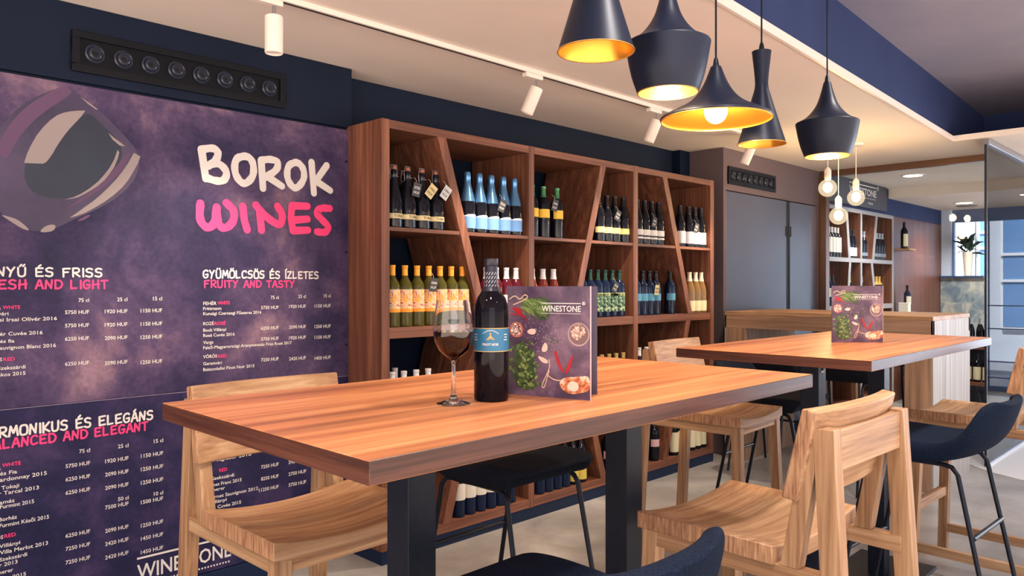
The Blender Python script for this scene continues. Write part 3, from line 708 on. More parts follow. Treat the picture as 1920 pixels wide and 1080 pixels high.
def bottle(kind):
    """first bottle of its kind; every further one copies it"""
    K = {
     'swing': (prof_champ, DARKGL, None, [('paper_label', 0.044, 0.068, paper('cream', (216, 200, 150)))], 0.88),
     'sparkling': (prof_champ, DARKGL, (0.165, foil('ice_blue', (92, 142, 190), 0.25, 0.7)), [('paper_label', 0.022, 0.084, paper('sky', (104, 150, 204)))], 1.0),
     'greencap': (prof_bordeaux, DARKGL, (0.236, foil('green', (70, 130, 88))), [('paper_label', 0.115, 0.165, paper('yellow', (236, 194, 70)))], 1.0),
     'yellowband': (prof_burgundy, DARKGL, (0.236, foil('black', (28, 28, 36))), [('paper_label', 0.055, 0.092, paper('pale_yellow', (232, 216, 140)))], 1.0),
     'whiteband': (prof_burgundy, DARKGL, (0.236, foil('black', (28, 28, 36))), [('paper_label', 0.060, 0.098, paper('white', (226, 222, 214))), ('paper_label', 0.036, 0.048, paper('white', (226, 222, 214)))], 1.0),
     'whitelabel': (prof_burgundy, DARKGL, (0.236, foil('black', (28, 28, 36))), [('paper_label', 0.025, 0.112, paper('grey_white', (206, 204, 206)))], 1.0),
     'orange': (prof_bordeaux, CLEARGL, (0.250, foil('orange', (234, 160, 46), 0.4, 0.1)), [('paper_label', 0.072, 0.182, YEL_ART)], 1.0),
     'rose_dark': (prof_bordeaux, REDGL, (0.238, foil('white', (226, 224, 228), 0.4, 0.1)), [('paper_label', 0.07, 0.15, paper('white', (226, 222, 214)))], 1.0),
     'rose': (prof_burgundy, ROSEGL, (0.238, foil('white', (226, 224, 228), 0.4, 0.1)), [('paper_label', 0.06, 0.13, paper('white', (226, 222, 214)))], 1.0),
     'green_label': (prof_bordeaux, BLUEGL, (0.236, foil('dark_green', (34, 66, 58))), [('paper_label', 0.035, 0.150, ramp_mat('paper_leaf', [(0.4, (24, 52, 46)), (0.5, (60, 110, 88)), (0.6, (176, 190, 150))], (1, 1, 1), 70, 3, 0, 0.6)), ('paper_label', 0.134, 0.154, paper('lime', (196, 206, 140)))], 1.0),
     'blue_band': (prof_bordeaux, BLUEGL, (0.236, foil('black', (28, 28, 36))), [('paper_label', 0.098, 0.146, paper('blue', (86, 150, 178)))], 1.0),
     'cream_neck': (prof_burgundy, GOLDGL, (0.232, foil('cream', (224, 214, 186), 0.4, 0.1)), [('paper_label', 0.015, 0.09, paper('cream_gold', (222, 208, 168)))], 1.0),
     'white_cap': (prof_bordeaux, DARKGL, (0.246, foil('white', (226, 224, 228), 0.4, 0.1)), [('paper_label', 0.08, 0.16, paper('white', (226, 222, 214)))], 1.0),
     'gold_cap': (prof_bordeaux, DARKGL, (0.262, foil('gold', (190, 160, 96))), [('paper_label', 0.08, 0.16, paper('cream', (216, 200, 150)))], 0.93),
     'big_cream': (prof_bordeaux, BLUEGL, (0.236, foil('black', (28, 28, 36))), [('paper_label', 0.090, 0.176, paper('off_white', (216, 210, 196)))], 1.0),
     'yellow_low': (prof_bordeaux, DARKGL, (0.236, foil('black', (28, 28, 36))), [('paper_label', 0.02, 0.09, paper('straw', (206, 184, 84)))], 1.0),
     'pink_label': (prof_bordeaux, DARKGL, (0.236, foil('black', (28, 28, 36))), [('paper_label', 0.10, 0.15, paper('pink', (206, 164, 168)))], 1.0),
     'cream_tall': (prof_bordeaux, DARKGL, (0.236, foil('black', (28, 28, 36))), [('paper_label', 0.025, 0.165, paper('ivory', (222, 212, 176)))], 1.0),
     'lime_cap': (prof_bordeaux, DARKGL, (0.236, foil('lime', (176, 196, 50), 0.4, 0.1)), [('paper_label', 0.06, 0.15, paper('white', (226, 222, 214)))], 1.0),
     'amber_cap': (prof_bordeaux, DARKGL, (0.210, foil('amber', (206, 160, 70), 0.4, 0.2)), [('paper_label', 0.06, 0.15, paper('cream', (216, 200, 150)))], 1.0),
     'white_tall': (prof_bordeaux, DARKGL, (0.246, foil('white', (226, 224, 228), 0.4, 0.1)), [('paper_label', 0.05, 0.20, paper('white', (226, 222, 214)))], 1.0),
     'plain_dark': (prof_burgundy, DARKGL, (0.236, foil('silver', (150, 156, 170))), [('paper_label', 0.035, 0.07, paper('silver_blue', (120, 130, 150)))], 1.0),
    }
    pf, gl, cap, labels, k = K[kind]
    prof = [(r, z * k) for r, z in pf()]
    o = bpy.data.objects.new('wine_bottle', None); COL.objects.link(o); o.empty_display_size = 0.05
    b = MB(); b.lathe(prof, 20); b.build('bottle_glass', gl, o, smooth=35)
    if cap:
        b = MB(); sleeve(b, prof, cap[0] * k, prof[-1][1], 0.0007, 16, top=True); b.build('capsule', cap[1], o, smooth=35)
    if kind == 'swing':
        b = MB(); b.lathe([(0.0001, 0.284), (0.013, 0.284), (0.013, 0.300), (0.0001, 0.303)], 12); b.build('stopper', foil('copper', (150, 92, 66), 0.4, 0.3), o, smooth=40)
        b = MB(); b.tube([(-0.018, 0, 0.236), (-0.021, 0, 0.27), (-0.016, 0, 0.306), (0.016, 0, 0.306), (0.021, 0, 0.27), (0.018, 0, 0.236)], 0.0016, 6); b.tube([(-0.019, -0.012, 0.250), (0.019, -0.012, 0.250)], 0.0016, 6)
        b.build('wire_bail', STEEL, o)
    for nm, z0, z1, m in labels:
        b = MB(); sleeve(b, prof, z0, z1, 0.0009, 14, *FACING); b.build(nm, m, o, smooth=40)
    if kind == 'swing':
        b = MB(); bend_text(b, 'TOBAJ', 0.013, 0.0450, 0.050, 0.05); b.build('label_lettering', mat('black_print', (30, 24, 24), 0.6), o)
    if kind == 'sparkling':
        b = MB()
        r = 0.0447
        pts = []
        for i in range(15):
            a = -PI / 2 - 1.4 + 2.8 * i / 14; pts.append((r * math.cos(a), r * math.sin(a), 0.084 + 0.012 * math.cos((i - 7) / 7 * PI / 2)))
        n = len(pts); b.add(pts + [(p[0], p[1], 0.0835) for p in pts], [(i, i + 1, n + i + 1, n + i) for i in range(n - 1)])
        b.build('label_crest', paper('mist', (198, 214, 232)), o)
    if kind == 'orange':
        b = MB(); sleeve(b, prof, 0.072, 0.088, 0.0012, 14, *FACING); b.build('label_band', paper('amber', (232, 150, 40)), o, smooth=40)
    return o
ORD = ['first', 'second', 'third', 'fourth', 'fifth', 'sixth', 'seventh', 'eighth', 'ninth']
def put_bottle(kind, loc, label, group, rz=0.0):
    if kind in PROTO: o = dup(PROTO[kind], loc, rz)
    else:
        o = PROTO[kind] = bottle(kind); o.location = loc; o.rotation_euler = (0, 0, rz)
    return tag(o, label, 'bottle', group)
def bottle_row(kind, xs, y, z, desc, where, rz=None):
    n = len(xs)
    for i, x in enumerate(xs):
        lab = '%s of %d %s, %s' % (ORD[i], n, desc, where) if n > 1 else '%s, %s' % (desc, where)
        if len(lab.split()) > 16: print('LONG', lab)
        put_bottle(kind, (x, y, z), lab, desc + ', ' + where, random.uniform(-0.12, 0.12))
k = 3.0 / 3.05
def sc(L, y=3.005): return [round(v * y / 3.05, 3) for v in L]
YF = 3.005
HI, UP, LO, BOT = ROWS[3], ROWS[2], ROWS[1], ROWS[0]
bottle_row('swing', sc([2.249, 2.333, 2.424, 2.515]), YF, HI, 'dark swing-top bottles in front', 'top left of walnut shelf')
bottle_row('swing', [2.285, 2.375], 3.13, HI, 'dark swing-top bottles behind', 'top left of walnut shelf')
bottle_row('sparkling', sc([2.735, 2.823, 2.912, 3.005, 3.095]), YF, HI, 'blue-foiled sparkling bottles', 'top shelf of walnut unit')
bottle_row('sparkling', [2.985], 3.14, HI, 'blue-foiled sparkling bottle behind the row', 'top shelf of walnut unit')
bottle_row('greencap', [3.195, 3.29, 3.41], YF, HI, 'green-capped bottles with yellow label', 'top middle of walnut shelf')
bottle_row('yellowband', sc([3.868, 3.950, 4.035, 4.130]), YF, HI, 'dark bottles with pale yellow band', 'top middle of walnut shelf')
bottle_row('whiteband', sc([4.290, 4.375, 4.460, 4.545]), YF, HI, 'dark bottles with thin white bands', 'top right bay of walnut shelf')
bottle_row('whitelabel', sc([4.820, 4.935, 5.022, 5.107]), YF, HI, 'dark bottles with tall white label', 'top right corner of walnut shelf')
bottle_row('orange', sc([2.241, 2.317, 2.393, 2.469, 2.545, 2.621, 2.697]), YF, UP, 'orange-capped bottles with orange picture label', 'second shelf')
bottle_row('rose_dark', sc([2.872, 2.95, 3.03, 3.107]), YF, UP, 'white-capped dark pink bottles', 'second shelf of walnut unit')
bottle_row('rose', [3.200, 3.292, 3.384], 3.01, UP, 'white-capped rose bottles', 'second shelf behind the menu')
bottle_row('green_label', [3.645, 3.721, 3.797, 3.873, 3.949, 4.025, 4.068][:6], YF, UP, 'dark bottles with green leaf label', 'second shelf of walnut unit')
bottle_row('blue_band', sc([4.272, 4.350, 4.428, 4.506, 4.690]), YF, UP, 'dark bottles with blue band', 'second shelf of walnut unit')
bottle_row('cream_neck', [4.878, 4.960, 5.038], YF, UP, 'pale bottles with cream neck and label', 'second shelf at right end')
bottle_row('white_cap', sc([2.239, 2.311, 2.388, 2.465]), YF, LO, 'white-capped bottles peeping over the table edge', 'third shelf')
bottle_row('white_cap', [2.33], 3.15, LO, 'white-capped bottle behind the row', 'third shelf of walnut unit')
bottle_row('gold_cap', sc([3.82, 3.897, 3.974, 4.051, 4.128]), YF, LO, 'gold-capped bottles', 'third shelf of walnut unit')
bottle_row('white_cap', sc([4.31, 4.396, 4.475]), YF, LO, 'white-capped bottles beside the stool back', 'third shelf')
bottle_row('big_cream', sc([2.669, 2.746, 2.823, 2.90, 2.977, 3.054, 3.131])[:6], YF, BOT, 'dark bottles with cream label', 'bottom left of walnut shelf')
bottle_row('big_cream', sc([3.299, 3.376, 3.453, 3.53]), YF, BOT, 'dark bottles with cream label', 'bottom middle of walnut shelf')
bottle_row('yellow_low', sc([3.607, 3.684]), YF, BOT, 'dark bottles with low yellow label', 'bottom middle of walnut shelf')
bottle_row('pink_label', [3.90], YF, BOT, 'dark bottle with pink label beside the table leg', 'bottom shelf')
bottle_row('pink_label', [4.42], YF, BOT, 'dark bottle with pink label left of the slanted divider', 'bottom shelf')
bottle_row('cream_tall', sc([4.731, 4.808, 4.885, 4.962, 5.04, 5.115]), YF, BOT, 'dark bottles with tall ivory label', 'bottom right of walnut shelf')
# shelf behind the glass
def s2(L): return [v * 3.12 / 3.08 for v in L]
YF2 = 3.06
bottle_row('white_tall', [7.345, 7.421, 7.497, 7.573, 7.649, 7.725], YF2, HI, 'white-labelled bottles', 'top left shelf behind the glass')
bottle_row('whitelabel', [7.965, 8.045, 8.124], YF2, HI, 'white-labelled dark bottles', 'top shelf right of slanted divider behind the glass')
bottle_row('plain_dark', [8.262, 8.345, 8.428], YF2, HI, 'plain dark bottles', 'top middle shelf behind the glass')
bottle_row('plain_dark', [8.635, 8.718, 8.80, 8.883, 8.966], YF2, HI, 'plain dark bottles', 'top right shelf behind the glass')
bottle_row('big_cream', [7.36, 7.44, 7.52, 7.60], YF2, UP, 'dark cream-labelled bottles', 'middle shelf behind the glass')
bottle_row('lime_cap', [7.945, 8.025], YF2, UP, 'lime-capped bottles', 'middle shelf behind the glass')
bottle_row('plain_dark', [8.27, 8.352], YF2, UP, 'plain dark bottles', 'middle shelf behind the glass')
bottle_row('amber_cap', [8.70, 8.79, 8.88], YF2, UP, 'amber-capped bottles', 'middle right shelf behind the glass')

# price tags hung on bottle necks
def ptag(loc, rz, tilt, col, txt, label):
    r = thing('price_tag', loc, label, 'tag', 'tags on bottle necks', rz)
    m = MB(); m.box(-0.024, 0.024, -0.0008, 0.0008, -0.034, 0.034)
    o = m.build('tag_card', col, r); o.rotation_euler = (R(8), R(tilt), 0)
    t = MB(); ink = PRINTW if col is TAGD else mat('black_print', (30, 24, 24), 0.6)
    put_text(t, txt, 0.013, lambda a, c: (a, -0.0013, 0.003 + c), 'c', 0.036); put_text(t, 'HUF', 0.013, lambda a, c: (a, -0.0013, -0.020 + c), 'c', 0.034)
    t.build('tag_lettering', ink, o)
    MB().tube([(0, 0.0, 0.032), (0.004, 0.012, 0.052), (0, 0.022, 0.062)], 0.001, 5).build('tag_string', mat('string', (200, 190, 170), 0.8), r)
TAGD = mat('chalk_grey_card', (58, 62, 66), 0.7); TAGC = mat('kraft_card', (206, 190, 140), 0.7); TAGW = mat('silver_card', (190, 190, 190), 0.6)
ptag((2.318, 2.955, HI + 0.19), 0, 8, TAGD, '5750', 'dark grey price tag on the second swing-top bottle')
ptag((2.405, 2.95, HI + 0.19), 0, 35, TAGC, '1990', 'cream tilted tag on the third swing-top bottle')
ptag((2.50, 2.95, HI + 0.19), 0, 32, TAGW, '1990', 'silver tilted tag on the rightmost swing-top bottle')
ptag((2.905, 2.955, HI + 0.155), 0, 18, TAGD, '5250', 'dark price tag among the blue-foiled bottles')
ptag((3.34, 2.957, HI + 0.19), 0, 10, TAGD, '3990', 'dark price tag between the two green-capped bottles')
ptag((3.945, 2.955, HI + 0.17), 0, 22, TAGD, '4250', 'dark price tag on the yellow-banded bottles, top shelf')
ptag((4.355, 2.955, HI + 0.15), 0, 8, TAGD, '4250', 'dark price tag on the white-banded bottles, top shelf')
ptag((4.89, 2.955, HI + 0.14), 0, 15, TAGD, '4990', 'dark price tag on the tall white-label bottles, top right')
ptag((2.425, 2.955, UP + 0.205), 0, 6, TAGD, '5000', 'dark price tag on the orange-capped bottles')
ptag((3.92, 2.955, UP + 0.19), 0, 28, TAGD, '3990', 'dark tilted price tag on the green-labelled bottles')
ptag((4.385, 2.955, UP + 0.17), 0, 0, TAGC, '4500', 'cream round tag on the blue-banded bottles')

# ================================================================== TABLES
def bar_table(x0, x1, y0, y1, label, rz=0.0):
    cx, cy = (x0 + x1) / 2, (y0 + y1) / 2; w, d = (x1 - x0) / 2, (y1 - y0) / 2
    r = thing('bar_table', (cx, cy, 0), label, 'table', 'walnut bar tables', rz)
    t = MB()
    t.add([(-w, -d, 1.08), (w, -d, 1.08), (w, d, 1.08), (-w, d, 1.08), (-w, -d, 1.045), (w, -d, 1.045), (w, d, 1.045), (-w, d, 1.045)], [(0, 1, 2, 3), (4, 7, 6, 5)], 0)
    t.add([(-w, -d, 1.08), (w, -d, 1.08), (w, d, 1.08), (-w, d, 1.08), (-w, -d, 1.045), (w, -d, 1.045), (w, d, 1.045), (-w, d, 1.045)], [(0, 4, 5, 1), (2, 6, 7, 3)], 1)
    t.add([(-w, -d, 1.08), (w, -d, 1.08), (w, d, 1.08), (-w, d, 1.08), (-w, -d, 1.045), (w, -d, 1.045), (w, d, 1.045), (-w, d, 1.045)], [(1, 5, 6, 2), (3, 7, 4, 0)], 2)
    t.build('tabletop', [wood('table', 'x'), wood('tedge_shaded', 'x'), wood('tedge_shaded', 'y')], r, bevel=0.0012, seg=1)
    for s in (-1, 1):
        xc = s * 0.36
        p = MB().box(xc - 0.035, xc + 0.035, -0.036, 0.036, 0.012, 1.037).build('post', BLACKM, r, bevel=0.002)
        MB().box(xc - 0.06, xc + 0.06, -0.28, 0.28, 1.037, 1.045).build('mounting_plate', BLACKM, r)
        MB().lathe([(0.0001, 0.006), (0.008, 0.006), (0.011, 0.0), (0.011, -0.001)], 14).build('bolt', CHROME, p).matrix_local = Matrix.Translation((xc, -0.0365, 0.99)) @ Matrix.Rotation(PI / 2, 4, 'X')
    MB().box(-0.62, 0.62, -0.17, 0.17, 0, 0.012).build('base_plate', BLACKM, r, bevel=0.002)
    return r
bar_table(0.601, 2.031, 0.870, 1.602, 'near walnut bar table carrying the wine glass and bottle')
bar_table(2.520, 4.055, 0.897, 1.615, 'second walnut bar table with a standing menu, towards the windows', R(0.4))

# ------------------------------------------------------------------ counter table
def counter():
    x0, x1, y0, y1, h = 5.30, 6.14, 1.50, 2.955, 1.122
    r = thing('high_counter', ((x0 + x1) / 2, (y0 + y1) / 2, 0), 'long grey-brown high counter with slab legs, under the globe bulbs', 'table')
    X0, X1, Y0, Y1 = x0 - (x0 + x1) / 2, x1 - (x0 + x1) / 2, y0 - (y0 + y1) / 2, y1 - (y0 + y1) / 2
    MB().box(X0, X1, Y0, Y1, h - 0.028, h).build('top_panel', wood('oak', 'y'), r, bevel=0.002)
    for s, a in ((1, X0), (-1, X1)):
        MB().box(min(a, a + s * 0.03), max(a, a + s * 0.03), Y0, Y1, h - 0.125, h - 0.028).build('apron', wood('counter', 'y'), r, bevel=0.001)
    for y_, n in ((Y0, 1), (Y1 - 0.17, -1)):
        o = MB().box(X0, X1, y_ + (0.012 if n == 1 else 0), y_ + 0.17 - (0.012 if n == -1 else 0), 0, h - 0.125).build('slab_leg', wood('counter', 'z'), r, bevel=0.002)
        yy = y_ if n == 1 else y_ + 0.158
        MB().box(X0, X1, yy, yy + 0.012, 0, h - 0.028).build('end_panel', wood('pale', 'z'), o)
    return r
counter()

# ================================================================== STOOLS
def seat_grid(hw, y0, y1, z, dip, th, n=14):
    m = MB(); vs = []; fs = []
    for i in range(n + 1):
        u = -1 + 2 * i / n; zt = z - dip * (1 - u * u) ** 1.0
        for (y, zz) in ((y0, zt), (y1, zt), (y1, zt - th), (y0, zt - th)): vs.append((u * hw, y, zz))
    for i in range(n):
        a, c = i * 4, i * 4 + 4
        for k in range(4): fs.append((a + k, c + k, c + (k + 1) % 4, a + (k + 1) % 4))
    m.add(vs, fs)
    return m.add(vs, [(0, 1, 2, 3), (n * 4 + 3, n * 4 + 2, n * 4 + 1, n * 4)], 1)
def back_slab(hw, n=12):
    """bent tilted plank, concave towards the sitter (-y)"""
    m = MB(); vs = []; fs = []
    for i in range(n + 1):
        u = -1 + 2 * i / n; sag = 0.022 * (1 - u * u)
        for (y, z) in ((0.203, 0.860), (0.238, 0.856), (0.283, 1.053), (0.250, 1.058)): vs.append((u * hw, y + sag, z))
    for i in range(n):
        a, c = i * 4, i * 4 + 4
        for k in range(4): fs.append((a + k, c + k, c + (k + 1) % 4, a + (k + 1) % 4))
    m.add(vs, fs)
    return m.add(vs, [(0, 1, 2, 3), (n * 4 + 3, n * 4 + 2, n * 4 + 1, n * 4)], 1)
OEND = ramp_mat('oak_end_grain', [(0.32, (118, 80, 58)), (0.5, (164, 120, 88)), (0.7, (196, 154, 116))], (1, 1, 0.10), 150, 4, 0.2, 0.55, 0.3, 0.04)
OX, OY, OZ = wood('oak', 'x'), wood('oak', 'y'), wood('oak', 'z')
def wooden_stool():
    r = bpy.data.objects.new('wooden_bar_stool', None); COL.objects.link(r); r.empty_display_size = 0.1
    seat_grid(0.225, -0.18, 0.185, 0.75, 0.022, 0.042).build('seat', [OX, OEND], r, smooth=30, bevel=0.003)
    back_slab(0.222).build('backrest', [OX, OEND], r, smooth=30, bevel=0.004)
    for s in (-1, 1):
        MB().post((s * 0.215, -0.175, 0), (s * 0.192, -0.150, 0.708), 0.04, 0.042).build('leg', OZ, r, bevel=0.002)
        MB().post((s * 0.208, 0.352, 0), (s * 0.195, 0.292, 1.018), 0.036, 0.046).build('leg', OZ, r, bevel=0.002)
        MB().hexa([(s * 0.195 - 0.017, 0.196, 0.708), (s * 0.195 + 0.017, 0.196, 0.708), (s * 0.195 + 0.017, 0.238, 0.708), (s * 0.195 - 0.017, 0.238, 0.708),
                   (s * 0.195 - 0.017, 0.250, 0.99), (s * 0.195 + 0.017, 0.250, 0.99), (s * 0.195 + 0.017, 0.285, 0.99), (s * 0.195 - 0.017, 0.285, 0.99)]).build('back_strut', OZ, r, bevel=0.002)
        MB().box(s * 0.195 - 0.016, s * 0.195 + 0.016, -0.15, 0.31, 0.668, 0.708).build('side_rail', OY, r, bevel=0.002)
        MB().box(s * 0.207 - 0.014, s * 0.207 + 0.014, -0.155, 0.335, 0.095, 0.135).build('rung', OY, r, bevel=0.002)
    MB().box(-0.178, 0.178, -0.165, -0.140, 0.668, 0.706).build('front_rail', OX, r, bevel=0.002)
    MB().box(-0.19, 0.19, -0.180, -0.150, 0.280, 0.322).build('footrest', OX, r, bevel=0.002)
    MB().box(-0.178, 0.178, 0.284, 0.309, 0.925, 1.012).build('cross_rail', OX, r, bevel=0.002)
    return r
GW = 'wooden bar stools with bent plank backs'
w0 = wooden_stool()
spots = [((1.812, 0.947, 0), 178.5, 'oak bar stool with its plank back to the room, right end of first table'),
         ((1.045, 1.742, 0), 1.0, 'oak bar stool by the menu board at left end of first table'),
         ((3.215, 1.790, 0), 3.0, 'oak bar stool between the walnut shelf and second table'),
         ((4.010, 0.985, 0), 178, 'oak bar stool half hidden by the navy stool, right end of second table'),
         ((6.62, 2.62, 0), -90, 'oak bar stool on the far side of the high counter')]
for i, (loc, a, lab) in enumerate(spots):
    o = w0 if i == 0 else dup(w0, loc)
    o.location = loc; o.rotation_euler = (0, 0, R(a)); tag(o, lab, 'stool', GW)

SHELLP = [  # y, z, half width, wing forward, wing up
    (-0.215, 0.735, 0.150, 0.00, 0.0), (-0.222, 0.752, 0.178, 0.00, 0.0), (-0.205, 0.766, 0.202, 0.0, 0.0), (-0.13, 0.770, 0.214, 0.0, 0.0), (-0.04, 0.764, 0.219, 0.0, 0.002), (0.05, 0.756, 0.221, 0.0, 0.006),
    (0.12, 0.757, 0.222, 0.01, 0.018), (0.175, 0.775, 0.222, 0.022, 0.030), (0.212, 0.808, 0.220, 0.035, 0.028), (0.238, 0.850, 0.214, 0.045, 0.012), (0.254, 0.892, 0.200, 0.046, 0.0), (0.260, 0.912, 0.176, 0.042, -0.004), (0.262, 0.920, 0.140, 0.03, -0.006)]
def black_stool(fab, name='padded_bar_stool'):
    r = bpy.data.objects.new(name, None); COL.objects.link(r); r.empty_display_size = 0.1
    n = 10; vs = []; fs = []
    for (y, z, hw, wf, wu) in SHELLP:
        for i in range(n + 1):
            u = -1 + 2 * i / n; q = abs(u) ** 2.4
            vs.append((u * hw, y - wf * q, z + wu * q))
    for j in range(len(SHELLP) - 1):
        for i in range(n):
            a = j * (n + 1) + i; fs.append((a, a + 1, a + n + 2, a + n + 1))
    me = bpy.data.meshes.new('seat_shell'); me.from_pydata(vs, [], fs); me.materials.append(fab)
    me.polygons.foreach_set('use_smooth', [True] * len(me.polygons))
    o = bpy.data.objects.new('seat_shell', me); COL.objects.link(o); o.parent = r
    so = o.modifiers.new('thick', 'SOLIDIFY'); so.thickness = 0.072; so.offset = -1
    vg = o.vertex_groups.new(name='thick')
    for j in range(len(SHELLP)):
        wgt = 1.0 if j < 6 else max(0.45, 1.0 - 0.13 * (j - 5))
        vg.add(list(range(j * (n + 1), (j + 1) * (n + 1))), wgt, 'REPLACE')
    so.vertex_group = 'thick'
    su = o.modifiers.new('round', 'SUBSURF'); su.levels = 1; su.render_levels = 2
    for s in (-1, 1):
        MB().tube([(s * 0.165, -0.12, 0.69), (s * 0.166, -0.14, 0.682), (s * 0.168, -0.155, 0.66), (s * 0.185, -0.285, 0.006)], 0.0085, 10).build('leg', BLACK, r, smooth=40)
        MB().tube([(s * 0.165, 0.10, 0.69), (s * 0.166, 0.13, 0.684), (s * 0.168, 0.15, 0.66), (s * 0.185, 0.285, 0.006)], 0.0085, 10).build('leg', BLACK, r, smooth=40)
        MB().tube([(s * 0.165, -0.12, 0.69), (s * 0.165, 0.10, 0.69)], 0.0085, 10).build('seat_frame', BLACK, r, smooth=40)
    MB().tube([(-0.176, -0.222, 0.32), (0.176, -0.222, 0.32)], 0.0085, 10).build('footrest', BLACK, r, smooth=40)
    MB().tube([(-0.172, 0.198, 0.45), (0.172, 0.198, 0.45)], 0.0085, 10).build('stretcher', BLACK, r, smooth=40)
    return r
GB = 'padded low-backed bar stools on thin steel legs'
b0 = black_stool(FABRIC)
k0 = black_stool(FABRICB)
spotsb = [(b0, (0.975, 0.895, 0), 180, 'navy padded stool in the foreground, only its back and seat showing'),
          (b0, (3.140, 0.905, 0), 178, 'navy padded stool with legs in full view, near side of second table'),
          (k0, (1.800, 1.795, 0), 0, 'black padded stool under the far side of the first table'),
          (k0, (3.740, 1.800, 0), 2, 'black padded stool under the far side of the second table'),
          (k0, (5.12, 1.98, 0), 90, 'black padded stool on the near side of the high counter'),
          (k0, (5.20, 2.53, 0), 90, 'black padded stool at the wall end of the high counter'),
          (k0, (6.42, 1.92, 0), -90, 'black padded stool behind the counter near its pale end panel')]
seen = set()
for src, loc, a, lab in spotsb:
    o = src if id(src) not in seen else dup(src, loc)
    seen.add(id(src)); o.location = loc; o.rotation_euler = (0, 0, R(a)); tag(o, lab, 'stool', GB)

# ================================================================== ON THE TABLES
# wine bottle
TZ = 1.08
r = thing('wine_bottle', (1.100, 1.152, TZ), 'red wine bottle with blue label standing on the near table', 'bottle', None, R(-46))
prof = [(rr * 0.965, z * 0.985) for rr, z in prof_bordeaux()]
MB().lathe(prof, 36).build('bottle_glass', mat('deep_red_bottle_glass', (14, 9, 16), 0.06, spec=0.18), r, smooth=35)
m = MB(); sleeve(m, prof, 0.228, prof[-1][1], 0.0006, 24, top=True); cp = m.build('capsule', mat('black_capsule', (34, 32, 44), 0.32, 0.2), r, smooth=35)
m = MB()
for a in range(7):
    for j in range(4):
        a0 = -PI / 2 + (a - 3) * 0.42; z0 = 0.236 + j * 0.0085; rad = r_at(prof, z0 + 0.004) + 0.0012
        m.add([(rad * math.cos(a0 + q), rad * math.sin(a0 + q), z0 + zz) for q, zz in ((0, 0), (0.1, 0.0), (0.38, 0.0062), (0.28, 0.0062))], [(0, 1, 2, 3)])
m.build('capsule_pattern', mat('silver_print', (180, 176, 184), 0.4), cp)
m = MB(); sleeve(m, prof, 0.1045, 0.1515, 0.0008, 30, -PI / 2 - 1.75, -PI / 2 + 1.75); lb = m.build('paper_label', mat('teal_blue_paper', (44, 106, 140), 0.5), r, smooth=40)
RL = r_at(prof, 0.12)
m = MB(); sleeve(m, prof, 0.1035, 0.1052, 0.0011, 30, -PI / 2 - 1.75, -PI / 2 + 1.75); sleeve(m, prof, 0.1508, 0.1525, 0.0011, 30, -PI / 2 - 1.75, -PI / 2 + 1.75)
m.build('label_edge', mat('gold_print', (180, 150, 90), 0.4), lb)
m = MB(); bend_text(m, 'PINOT NOIR', 0.0052, RL + 0.0014, 0.1165, 0.034)
for i in range(13):
    t = (i - 6) / 6.0; a = -PI / 2 + t * 0.42; rad = RL + 0.0014
    z = 0.1465 - 0.006 * t * t
    m.add([(rad * math.cos(a + q), rad * math.sin(a + q), z + zz) for q, zz in ((-0.02, 0), (0.02, 0), (0.02, 0.002), (-0.02, 0.002))], [(0, 1, 2, 3)])
for s in (-1, 1):
    for j in range(3):
        a = -PI / 2 + s * 0.95; rad = RL + 0.0014; z = 0.127 + j * 0.0055; wd = (0.3, 0.22, 0.26)[j]
        m.add([(rad * math.cos(a + q * wd), rad * math.sin(a + q * wd), z + zz) for q, zz in ((-0.5, 0), (0.5, 0), (0.5, 0.0016), (-0.5, 0.0016))], [(0, 1, 2, 3)])
m.build('label_lettering', PRINTW, lb)
m = MB(); rad = RL + 0.0016
for pts in ([(-0.009, 0.1285), (0.009, 0.1285), (0.0075, 0.131), (-0.0075, 0.131)], [(-0.006, 0.1315), (0.006, 0.1315), (0.0, 0.139)], [(-0.0015, 0.139), (0.0015, 0.139), (0.0015, 0.1425), (-0.0015, 0.1425)]):
    m.add([(rad * math.cos(-PI / 2 + x / rad), rad * math.sin(-PI / 2 + x / rad), z) for x, z in pts], [tuple(range(len(pts)))])
m.build('label_crest', mat('gold_print', (180, 150, 90), 0.4), lb)

# wine glass
r = thing('wine_glass', (1.010, 1.168, TZ), 'stemmed glass of red wine left of the bottle, near table', 'glass')
out = [(0.0001, 0.002), (0.034, 0.0005), (0.0345, 0.0022), (0.026, 0.0045), (0.010, 0.010), (0.0052, 0.020), (0.0040, 0.045), (0.0040, 0.078), (0.0058, 0.090), (0.016, 0.0965), (0.029, 0.108), (0.0385, 0.126), (0.0418, 0.146), (0.0405, 0.168), (0.0365, 0.192), (0.0338, 0.210)]
inn = [(0.0330, 0.210), (0.0357, 0.192), (0.0397, 0.168), (0.0410, 0.146), (0.0377, 0.1265), (0.0282, 0.109), (0.0155, 0.0985), (0.0001, 0.0955)]
MB().lathe(out + inn, 40).build('glass_body', GLASS, r, smooth=50)
m = MB(); wp = [(0.0001, 0.0953), (0.0157, 0.0983), (0.0284, 0.1088), (0.0379, 0.1264), (0.0409, 0.143), (0.0411, 0.1475), (0.0001, 0.1475)]
m.lathe(wp, 40).build('wine', mat('red_wine', (70, 12, 14), 0.02, trans=0.85, ior=1.34), r, smooth=35)

